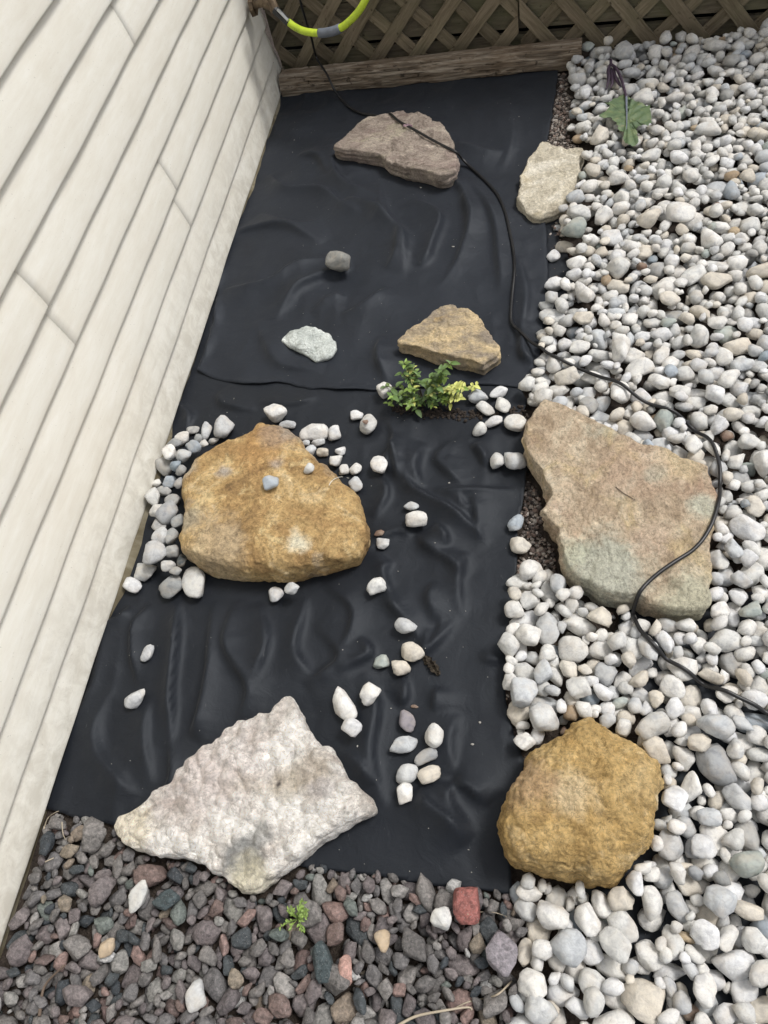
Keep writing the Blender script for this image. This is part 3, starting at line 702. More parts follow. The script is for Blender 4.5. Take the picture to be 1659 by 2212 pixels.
# ------------------------------------------------------------------ rocks
ROCKPOLY = []
def rock(name, poly, H, zr, prof, mat, label, cat='rock', nth=240, nr=70, jagd=.003, dispf=None, tilt=(0, 0), cen=None, base=None):
    W_ = np.array([up(*p, zr) for p in poly]); c = W_.mean(0) if cen is None else np.array(up(*cen, zr))
    th = np.linspace(0, 2 * np.pi, nth, endpoint=False); Rr = np.zeros(nth)
    for k, a in enumerate(th):
        d = np.array([math.cos(a), math.sin(a)]); best = 0
        for i in range(len(W_)):
            p, q_ = W_[i] - c, W_[(i + 1) % len(W_)] - c; e = q_ - p; den = d[0] * e[1] - d[1] * e[0]
            if abs(den) < 1e-12: continue
            t = (p[0] * e[1] - p[1] * e[0]) / den; u = (p[0] * d[1] - p[1] * d[0]) / den
            if t > 0 and -1e-6 <= u <= 1 + 1e-6: best = max(best, t)
        Rr[k] = best
    Rr = Rr * .6 + .2 * (np.roll(Rr, 1) + np.roll(Rr, -1))
    ring = np.stack([np.cos(th) * Rr, np.sin(th) * Rr, 0 * th], 1)
    Rr = Rr + jagd * fbm(ring, 45, 3, len(name) + 3)
    zb_ = base if base is not None else np.median([sample(HF, c[0] + x * .8, c[1] + y * .8) for x, y in ring[::10, :2]]) - .004
    prof = np.array(prof); tt = np.linspace(0, 1, nr); L = np.concatenate([[0], np.cumsum(np.hypot(np.diff(prof[:, 0]) * .25, np.diff(prof[:, 1]) * max(.08, H)))]); L /= L[-1]
    ps = np.interp(tt, L, prof[:, 0]); pz = np.interp(tt, L, prof[:, 1])
    V = np.zeros((nr, nth, 3)); side = np.zeros((nr, nth))
    for i in range(nr):
        V[i, :, 0] = np.cos(th) * Rr * ps[i]; V[i, :, 1] = np.sin(th) * Rr * ps[i]
        top = H + tilt[0] * V[i, :, 0] + tilt[1] * V[i, :, 1]
        V[i, :, 2] = zb_ + (top - zb_) * pz[i]
    # normals
    dv = np.roll(V, -1, 1) - np.roll(V, 1, 1); du = np.gradient(V, axis=0); nn = np.cross(du, dv); ln = np.linalg.norm(nn, axis=2)[..., None]; nn = nn / (ln + 1e-12)
    nn[0] = (0, 0, 1); sg = np.sign((nn[1:nr // 3, :, 2]).mean()) or 1; nn *= sg; nn[0] = (0, 0, 1)
    Vf = V.reshape(-1, 3); nf = nn.reshape(-1, 3)
    fade = np.ones((nr, nth)); fade[-4:] *= .4
    if dispf is not None: Vf = Vf + nf * (dispf(Vf, nf) * fade.ravel())[:, None]
    Vf = Vf.copy(); Vf[:nth] = Vf[:nth].mean(0)
    F = []
    I, J = np.meshgrid(np.arange(nr - 1), np.arange(nth), indexing='ij'); a = (I * nth + J).ravel(); b = (I * nth + (J + 1) % nth).ravel()
    F = np.stack([a, a + nth, b + nth, b], 1)
    me = mesh_np(name, Vf, F)
    o = link(name, me, mat, None, (c[0], c[1], 0)); tag(o, label, cat)
    # rasterise to the height field by bilinear subdivision of rings
    Vg = Vf.reshape(nr, nth, 3)
    Vd = Vg
    for _ in range(1): Vd = np.concatenate([Vd, (Vd + np.roll(Vd, -1, 1)) / 2], 1)
    Vd = np.concatenate([Vd, (Vd[:-1] + Vd[1:]) / 2], 0).reshape(-1, 3)
    i = np.clip(((Vd[:, 0] + c[0] - GX0) / GS).round().astype(int), 1, HF.shape[0] - 2); j = np.clip(((Vd[:, 1] + c[1] - GY0) / GS).round().astype(int), 1, HF.shape[1] - 2)
    for di in (-1, 0, 1):
        for dj in (-1, 0, 1): np.maximum.at(HF, (i + di, j + dj), Vd[:, 2])
    ROCKPOLY.append([(c[0] + x, c[1] + y) for x, y in (Vg[:, :, :2][np.argmax(ps)])])
    return o
SLAB = [(0, 1), (.3, 1), (.6, 1), (.85, 1), (.965, .995), (.99, .97), (1.0, .90), (1.006, .5), (.995, .1), (.95, -.05)]
BOULD = [(0, 1), (.4, .99), (.6, .97), (.75, .93), (.86, .86), (.94, .73), (.985, .55), (1.0, .36), (.985, .12), (.93, -.02)]
HALF = [(0, 1), (.4, .995), (.7, .97), (.84, .92), (.93, .82), (.98, .66), (1.0, .45), (.995, .2), (.96, -.02)]
R2 = rg(640, 0, 2.592); R4 = rg(400, 500, 1.8433); R6 = rg(200, 1000, 2.183); R8 = rg(1240, 960, 2.44); RH = rg(250, 1700, 2.3366); RI = rg(1200, 1760, 3.318); R5 = rg(1200, 400, 2.304)
C6 = R6(1020, 560); CI = RI(850, 860)
def P(rf, pts): return [rf(*p) for p in pts]

def d_layer(a1=.004, a2=.002, s1=14, s2=50, lay=.0025, sd=0, chip=.007):
    def f(V, n):
        d = a1 * fbm(V, s1, 4, 70 + sd) + a2 * fbm(V, s2, 3, 90 + sd, True)
        sidew = np.clip(1 - np.abs(n[:, 2]) * 1.4, 0, 1)
        d += sidew * lay * vnoise(np.stack([V[:, 0] * 9, V[:, 1] * 9, V[:, 2] * 190], 1), 5 + sd)
        # flaking terraces on the top
        q_ = fbm(V, s1 * .6, 4, 33 + sd) * 5; st = np.floor(q_) + np.clip((q_ - np.floor(q_)) * 5, 0, 1)
        d += .0026 * st * np.clip(n[:, 2], 0, 1)
        wv = V + .01 * np.stack([vnoise(V * 30, 1), vnoise(V * 30, 2), vnoise(V * 30, 3)], 1)
        d -= chip * (cells(wv, 24, 400 + sd) - .5) + .3 * chip * (cells(wv, 60, 410 + sd) - .5)
        return d
    return f
ma = mat_rock('rock_greybrown', [(0.32, (.17, .145, .125)), (0.5, (.31, .27, .24)), (0.60, (.40, .36, .315)), (0.72, (.54, .50, .44))], 12, [(5, .52, .64, (.27, .20, .195), .45), (7, .60, .70, (.38, .37, .27), .5)], (1.0, .008), (.9, .002), stretch_v=(1, 1.6, 1.6), seed=1, dark=.42)
rock('flat_rock', P(R2, [(503, 958), (530, 935), (560, 900), (620, 850), (660, 800), (740, 765), (850, 752), (880, 732), (960, 722), (1040, 740), (1130, 775), (1142, 798), (1190, 798), (1240, 850), (1275, 930), (1280, 975), (1298, 1020), (1303, 1065), (1290, 1120), (1230, 1150), (1180, 1150), (1110, 1120), (1040, 1105), (960, 1085), (870, 1060), (810, 1010), (700, 990), (640, 985), (560, 978)]),
     .062, .055, SLAB, ma, 'grey brown flat rock crossed by the black cable, nearest the fence', dispf=d_layer(.005, .003, 16, 60, .004, 1), jagd=.006)
mb = mat_rock('rock_beige', [(0.32, (.34, .30, .23)), (0.5, (.50, .455, .36)), (0.68, (.66, .62, .53))], 13, [(6, .52, .66, (.42, .34, .18), .5)], (.8, .005), (.6, .001), seed=2)
rock('flat_rock', P(R5, [(236, 105), (250, 60), (285, -10), (330, -55), (350, -90), (375, -105), (400, -90), (420, -80), (450, -75), (500, -68), (585, -60), (610, -48), (585, 0), (565, 30), (575, 80), (560, 120), (548, 170), (555, 205), (520, 245), (470, 280), (420, 305), (350, 328), (300, 325), (255, 290), (222, 235), (222, 190), (240, 150)]),
     .040, .034, SLAB, mb, 'pale beige flat rock on the fabric edge beside the white pebbles', dispf=d_layer(.003, .0015, 18, 60, .003, 2), jagd=.005)
md = mat_rock('rock_greygreen', [(0.30, (.30, .33, .31)), (0.5, (.46, .49, .465)), (0.7, (.60, .63, .60))], 16, [(9, .55, .7, (.40, .33, .25), .5)], (.6, .004), (.5, .001), seed=3)
rock('small_flat_rock', P(R4, [(552, 640), (565, 620), (590, 600), (640, 592), (675, 578), (720, 590), (750, 605), (775, 612), (790, 635), (808, 650), (808, 688), (780, 722), (715, 742), (690, 720), (650, 695), (610, 678), (575, 655)]),
     .030, .026, HALF, md, 'small pale grey green angular rock alone on the upper fabric', dispf=d_layer(.003, .001, 22, 70, .002, 3), jagd=.002, nth=160, nr=44)
me_ = mat_rock('rock_ochre_grey', [(0.30, (.21, .18, .14)), (0.45, (.38, .32, .23)), (0.58, (.50, .41, .26)), (0.72, (.62, .55, .43))], 14, [(8, .50, .60, (.20, .18, .165), .75), (6, .62, .70, (.44, .31, .12), .5)], (.9, .006), (.6, .0015), stretch_v=(1, 1.5, 1), seed=4)
rock('ochre_rock', P(R4, [(1095, 655), (1115, 635), (1130, 610), (1200, 575), (1240, 545), (1262, 520), (1300, 500), (1340, 490), (1362, 498), (1368, 515), (1430, 520), (1480, 560), (1500, 600), (1530, 640), (1568, 690), (1566, 705), (1530, 735), (1488, 768), (1440, 745), (1370, 735), (1280, 712), (1180, 680), (1115, 668)]),
     .060, .052, SLAB, me_, 'ochre and grey wedge shaped rock just above the leafy shrub', dispf=d_layer(.004, .002, 18, 60, .004, 4), jagd=.004)
mf = mat_rock('boulder_tan', [(0.30, (.18, .115, .055)), (0.44, (.33, .215, .095)), (0.56, (.44, .31, .145)), (0.70, (.60, .49, .31))], 9, [(6, .57, .64, (.34, .30, .25), .5), (14, .58, .66, (.62, .50, .28), .6), (4, .58, .68, (.36, .20, .10), .5)], (1.0, .006), (.9, .0016), seed=5, dark=.38,
    spots=[(C6, R6(1090, 200), .065, (.25, .24, .23), .8), (C6, R6(620, 660), .045, (.30, .27, .21), .8), (C6, R6(1200, 790), .035, (.66, .63, .50), .9), (C6, R6(1180, 730), .022, (.62, .58, .46), .8), (C6, R6(760, 800), .10, (.46, .38, .26), .6), (C6, R6(800, 410), .028, (.33, .31, .30), .8), (C6, R6(1080, 370), .028, (.33, .30, .28), .8), (C6, R6(600, 370), .04, (.52, .45, .33), .6), (C6, R6(1000, 260), .10, (.38, .22, .09), .5)])
def d_f(V, n):
    d = .010 * fbm(V, 5.5, 3, 120) + .0055 * fbm(V, 18, 4, 121) - .004 * (cells(V, 38, 126) - .5) + .0012 * fbm(V, 70, 2, 123, True)
    q_ = fbm(V, 6, 4, 124) * 4; d -= .007 * (cells(V + .008 * np.stack([vnoise(V * 30, 1), vnoise(V * 30, 2), vnoise(V * 30, 3)], 1), 16, 125) - .5); d += .0030 * (np.floor(q_) + np.clip((q_ - np.floor(q_)) * 6, 0, 1)); return d
rock('boulder', P(R6, [(575, 378), (590, 350), (620, 310), (690, 255), (740, 225), (800, 195), (830, 190), (880, 165), (930, 150), (950, 122), (975, 114), (1060, 125), (1130, 150), (1185, 185), (1205, 215), (1215, 250), (1290, 310), (1370, 370), (1440, 440), (1500, 520), (1530, 600), (1555, 680), (1550, 745), (1500, 825), (1420, 858), (1300, 885), (1180, 912), (1050, 915), (930, 915), (830, 910), (700, 885), (600, 845), (545, 800), (528, 760), (545, 700), (555, 650), (555, 600), (545, 550), (532, 500), (545, 440)]),
     .112, .095, [(0, 1), (.4, .99), (.7, .965), (.85, .93), (.93, .87), (.98, .76), (1.0, .6), (1.0, .35), (.975, .12), (.93, -.03)], mf, 'large tan and ochre boulder ringed by pale pebbles near the siding', 'boulder', dispf=d_f, nth=440, nr=130, jagd=.006, tilt=(.0, -.03), cen=C6)
mg = mat_rock('slab_pinktan', [(0.30, (.25, .18, .12)), (0.44, (.38, .29, .21)), (0.56, (.46, .37, .275)), (0.70, (.58, .50, .40))], 10, [(4, .58, .66, (.37, .39, .33), .45), (9, .56, .66, (.48, .37, .20), .5), (6, .60, .70, (.34, .20, .15), .4)], (1.0, .006), (.9, .0016), stretch_v=(1.3, 1, 1), seed=6.3, dark=.38,
    spots=[(R8(800, 790), R8(680, 1130), .095, (.38, .395, .34), .75), (R8(800, 790), R8(790, 1230), .06, (.41, .40, .345), .55), (R8(800, 790), R8(500, 1030), .04, (.42, .42, .33), .7), (R8(800, 790), R8(1250, 770), .04, (.44, .45, .38), .7), (R8(800, 790), R8(960, 560), .03, (.38, .42, .35), .6), (R8(800, 790), R8(930, 960), .05, (.42, .30, .235), .35), (R8(800, 790), R8(1100, 490), .06, (.52, .40, .24), .5), (R8(800, 790), R8(1180, 1320), .07, (.42, .43, .34), .6), (R8(800, 790), R8(820, 550), .09, (.40, .27, .20), .4)])
rock('stone_slab', P(R8, [(183, 250), (230, 180), (290, 100), (350, 115), (400, 130), (480, 170), (600, 235), (730, 305), (890, 380), (1010, 400), (1150, 460), (1285, 515), (1312, 600), (1345, 710), (1318, 830), (1308, 1000), (1302, 1200), (1290, 1372), (1200, 1375), (1050, 1365), (930, 1330), (880, 1292), (810, 1300), (740, 1290), (650, 1262), (590, 1220), (520, 1185), (470, 1155), (410, 1070), (400, 970), (380, 890), (330, 840), (278, 785), (325, 715), (345, 650), (295, 600), (280, 530), (220, 455), (183, 395)]),
     .085, .075, SLAB, mg, 'large pinkish tan flat stone slab with the cable looping over it', 'rock', dispf=d_layer(.004, .0018, 10, 42, .005, 6), nth=520, nr=150, jagd=.006, cen=R8(800, 790))
mh = mat_rock('rock_white_rough', [(0.34, (.44, .39, .345)), (0.44, (.62, .58, .53)), (0.54, (.76, .735, .69)), (0.68, (.85, .83, .78))], 10, [(5, .54, .64, (.60, .55, .50), .4), (12, .62, .72, (.46, .43, .40), .3), (3, .60, .72, (.66, .60, .47), .4)], (1.0, .010), (.9, .002), pits=.2, seed=7.7, dark=.28,
    spots=[(RH(850, 690), RH(840, 1040), .055, (.20, .205, .20), .8), (RH(850, 690), RH(960, 900), .03, (.27, .27, .26), .6), (RH(850, 690), RH(1240, 540), .055, (.40, .34, .27), .7), (RH(850, 690), RH(1080, 600), .04, (.46, .40, .31), .6), (RH(850, 690), RH(1050, 608), .0085, (.04, .035, .03), 1.0), (RH(850, 690), RH(760, 450), .12, (.54, .46, .43), .4), (RH(850, 690), RH(520, 640), .10, (.54, .46, .43), .35), (RH(850, 690), RH(180, 850), .06, (.64, .56, .40), .6), (RH(850, 690), RH(880, 1180), .05, (.68, .62, .44), .6), (RH(850, 690), RH(1300, 640), .03, (.40, .37, .36), .6)])
def d_h(V, n):
    d = (.006 * fbm(V, 9, 3, 130) + .003 * fbm(V, 22, 3, 135, True)) * np.clip(n[:, 2] + .4, .3, 1) - .020 * (cells(V + .006 * np.stack([vnoise(V * 40, 1), vnoise(V * 40, 2), vnoise(V * 40, 3)], 1), 34, 131) - .5) * np.clip(n[:, 2] + .3, 0, 1)
    return d + .0022 * fbm(V, 70, 3, 133)
rock('rough_rock', P(RH, [(66, 850), (90, 815), (130, 775), (250, 700), (330, 640), (400, 590), (440, 530), (490, 470), (540, 420), (600, 375), (660, 350), (720, 295), (780, 260), (900, 210), (960, 180), (1010, 155), (1040, 105), (1060, 82), (1088, 70), (1112, 90), (1160, 190), (1170, 225), (1200, 280), (1275, 368), (1340, 385), (1390, 470), (1430, 550), (1500, 620), (1570, 680), (1600, 735), (1596, 760), (1560, 785), (1500, 812), (1400, 872), (1280, 945), (1180, 1025), (1080, 1105), (980, 1180), (900, 1235), (840, 1255), (800, 1242), (750, 1185), (690, 1145), (640, 1130), (610, 1085), (520, 1055), (400, 1028), (280, 1018), (180, 985), (110, 945), (75, 900)]),
     .070, .062, [(0, 1), (.5, 1), (.8, .99), (.91, .955), (.965, .87), (.99, .72), (1.0, .5), (.99, .2), (.95, -.03)], mh, 'large rough whitish pink rock half on fabric and half on red gravel', 'rock', dispf=d_h, nth=560, nr=170, jagd=.004, cen=RH(850, 690))
mi = mat_rock('boulder_ochre', [(0.30, (.21, .135, .055)), (0.44, (.36, .25, .105)), (0.56, (.46, .335, .155)), (0.70, (.60, .48, .28))], 10, [(12, .58, .68, (.62, .52, .34), .5), (5, .60, .72, (.46, .29, .09), .5)], (1.0, .008), (.9, .002), pits=.25, seed=8.2, dark=.38,
    spots=[(CI, RI(740, 800), .055, (.62, .53, .37), .7), (CI, RI(430, 720), .06, (.34, .24, .17), .6), (CI, RI(700, 680), .02, (.28, .15, .09), .7), (CI, RI(1300, 720), .05, (.56, .45, .26), .5), (CI, RI(960, 930), .03, (.50, .45, .34), .6), (CI, RI(1450, 850), .02, (.60, .56, .44), .8)])
def d_i(V, n):
    wv = V + .010 * np.stack([vnoise(V * 26, 1), vnoise(V * 26, 2), vnoise(V * 26, 3)], 1)
    return -.012 * (cells(wv, 17, 145) - .5) - .0065 * (cells(wv * [1, 1.6, 1.6], 40, 146) - .5) + .0025 * fbm(V, 34, 3, 147, True) + .010 * fbm(V, 7, 3, 140) + .006 * fbm(V, 18, 4, 141) + .0022 * fbm(V, 55, 3, 142, True) - .003 * np.clip(.32 - cells(V, 42, 143), 0, 1) / .32
rock('boulder', P(RI, [(140, 1010), (165, 940), (190, 880), (210, 820), (240, 750), (290, 680), (330, 620), (365, 545), (390, 480), (425, 430), (470, 400), (545, 340), (620, 290), (700, 235), (780, 190), (860, 155), (920, 155), (990, 200), (1100, 260), (1170, 300), (1250, 330), (1320, 375), (1380, 430), (1440, 500), (1470, 550), (1480, 620), (1478, 740), (1478, 860), (1432, 930), (1435, 1040), (1400, 1180), (1360, 1240), (1300, 1300), (1200, 1390), (1170, 1460), (1100, 1520), (1000, 1530), (900, 1510), (830, 1458), (700, 1448), (600, 1420), (450, 1400), (330, 1350), (250, 1290), (190, 1180), (150, 1080)]),
     .150, .055, BOULD, mi, 'rounded ochre yellow boulder between the fabric and the white pebbles', 'boulder', dispf=d_i, nth=440, nr=150, jagd=.004, cen=CI)

# ------------------------------------------------------------------ stones: prototypes
def ico(sub):
    import bmesh
    bm = bmesh.new(); bmesh.ops.create_icosphere(bm, subdivisions=sub, radius=1.0)
    V = np.array([v.co[:] for v in bm.verts]); F = np.array([[v.index for v in f.verts] for f in bm.faces]); bm.free(); return V, F
ICO = {s: ico(s) for s in (2, 3, 4)}
def shape_fn(seed, kind):
    r = np.random.RandomState(seed)
    if kind == 'smooth': npl, p, lo, amp = 14, 12, .72, .10
    elif kind == 'angular': npl, p, lo, amp = 13, 30, .70, .07
    elif kind == 'block': npl, p, lo, amp = 8, 60, .93, .03
    else: npl, p, lo, amp = 9, 90, .60, .03
    nv = r.normal(size=(npl, 3)); nv /= np.linalg.norm(nv, axis=1)[:, None]
    q0 = r.normal(size=(3, 3)); q0, _ = np.linalg.qr(q0)
    if kind == 'block': q0 = np.eye(3)
    nv = np.vstack([nv, q0, -q0]); dd = np.concatenate([r.uniform(lo, 1.0, npl), r.uniform(.86, 1.0, 6)])
    off = r.uniform(0, 50, 3)
    def f(D):
        c = np.maximum(0, D @ nv.T) / dd
        rr = (c ** p).sum(1) ** (-1 / p)
        rr *= 1 + amp * fbm(D + off, 1.6, 2, seed % 90) + (0.018 if kind != 'smooth' else .010) * fbm(D + off, 5, 2, seed % 77)
        V = D * rr[:, None]
        e = np.abs(V).max(0); return V / e
    return f
NPROTO = 22
PROTO = {}
for kind in ('smooth', 'angular', 'crushed', 'block'):
    cand = [shape_fn(1000 * ('smooth', 'angular', 'crushed', 'block').index(kind) + k, kind) for k in range(36)]
    cand.sort(key=lambda fn: -np.linalg.norm(fn(ICO[2][0]), axis=1).mean())
    for k in range(NPROTO):
        fn = cand[k + 7]
        PROTO[kind, k] = {s: fn(ICO[s][0]) for s in (2, 3)}
        me = mesh_np('stone_' + kind, PROTO[kind, k][3], ICO[3][1], kind not in ('crushed', 'block'))
        me.materials.append(M['gravel'] if kind in ('crushed', 'block') else M['pebble'])
        PROTO[kind, k]['mesh'] = me
def place(x, y, a, b, c, rot, hf=HF, write=True, sink=.0, con=.80, zfix=None):
    """rest an ellipsoid a,b,c (semi-axes), yaw rot, on the height field; returns z centre"""
    r = max(a, b); k = int(r / GS) + 1; i, j = gi(x, y)
    if i - k < 0 or j - k < 0 or i + k >= hf.shape[0] or j + k >= hf.shape[1]: return None
    o = np.arange(-k, k + 1) * GS; ox, oy = np.meshgrid(o, o, indexing='ij'); ca, sa = math.cos(rot), math.sin(rot)
    u = (ox * ca + oy * sa) / a; v = (-ox * sa + oy * ca) / b; rr = u * u + v * v; m_ = rr < con
    hh = np.sqrt(np.clip(1 - rr, 0, 1)) * c
    win = hf[i - k:i + k + 1, j - k:j + k + 1]
    z = (win[m_] + hh[m_]).max() if m_.any() else win.max() + c
    if zfix is not None: z = zfix
    if write == 'z': return z
    m2 = rr < .95
    win[m2] = np.maximum(win[m2], z - sink + hh[m2]); return z - sink

TONES = {'dark grey': [(.24, .24, .225)],   # linear base colours
    'white': [(.67, .66, .63), (.71, .70, .675), (.63, .63, .61), (.67, .675, .68)],
    'pale grey': [(.54, .55, .55), (.49, .50, .505), (.57, .57, .55), (.51, .53, .545)],
    'grey': [(.34, .35, .36), (.30, .31, .31), (.38, .38, .37)],
    'blue grey': [(.34, .38, .42), (.40, .45, .50), (.28, .33, .37)],
    'cream': [(.60, .555, .48), (.56, .52, .45), (.62, .585, .52)],
    'tan': [(.42, .33, .22), (.46, .36, .25), (.36, .27, .18)],
    'brown': [(.20, .13, .095), (.17, .12, .09)],
    'purple grey': [(.26, .24, .26), (.24, .22, .245)],
    'dark': [(.06, .07, .075), (.10, .11, .12)],
    'green grey': [(.42, .46, .43), (.36, .40, .375)]}
loose = []
CONZ = [None]
def stone(x, y, a, b, c, rot, kind, tone, label, name='river_pebble', cat='pebble', group=None, tilt=None, sink=0.0):
    z = place(x, y, a, b, c, rot, sink=sink, zfix=CONZ[0])
    if z is None: return None
    k = rnd.randrange(NPROTO); o = bpy.data.objects.new(name, PROTO[kind, k]['mesh']); scene.collection.objects.link(o)
    o.location = (x, y, z); o.scale = (a, b, c)
    o.rotation_euler = (rnd.uniform(-.12, .12), rnd.uniform(-.12, .12), rot)
    col = rnd.choice(TONES[tone]); j = rnd.uniform(.94, 1.06); o.color = (col[0] * j, col[1] * j, col[2] * j, 1)
    tag(o, label, cat, group); return o
def loose_px(cx, cy, wpx, hpx, ang, kind, tone, label, zg=.02, cat='pebble', name='river_pebble', flat=.78):
    x, y = up(cx, cy, zg)
    x1, y1 = up(cx + 10, cy, zg); sx = math.hypot(x1 - x, y1 - y) / 10
    x2, y2 = up(cx, cy + 10, zg); sy = math.hypot(x2 - x, y2 - y) / 10
    a, b = wpx * sx / 2 * 1.03, hpx * sx / 2 * 1.03
    ax = math.atan2(y1 - y, x1 - x)
    c = min(a, b) * flat
    z = zg
    for _ in range(3):
        z = place(x, y, a, b, c, ax + math.radians(ang), write='z', con=.40)
        if z is None: return None
        z = min(z, c + .045) if zg < .1 else z
        x, y = up(cx, cy, z)
    CONZ[0] = z - .14 * c
    return stone(x, y, a, b, c, ax - math.radians(ang) * -1 if False else ax + math.radians(ang), kind, tone, label, name, cat)
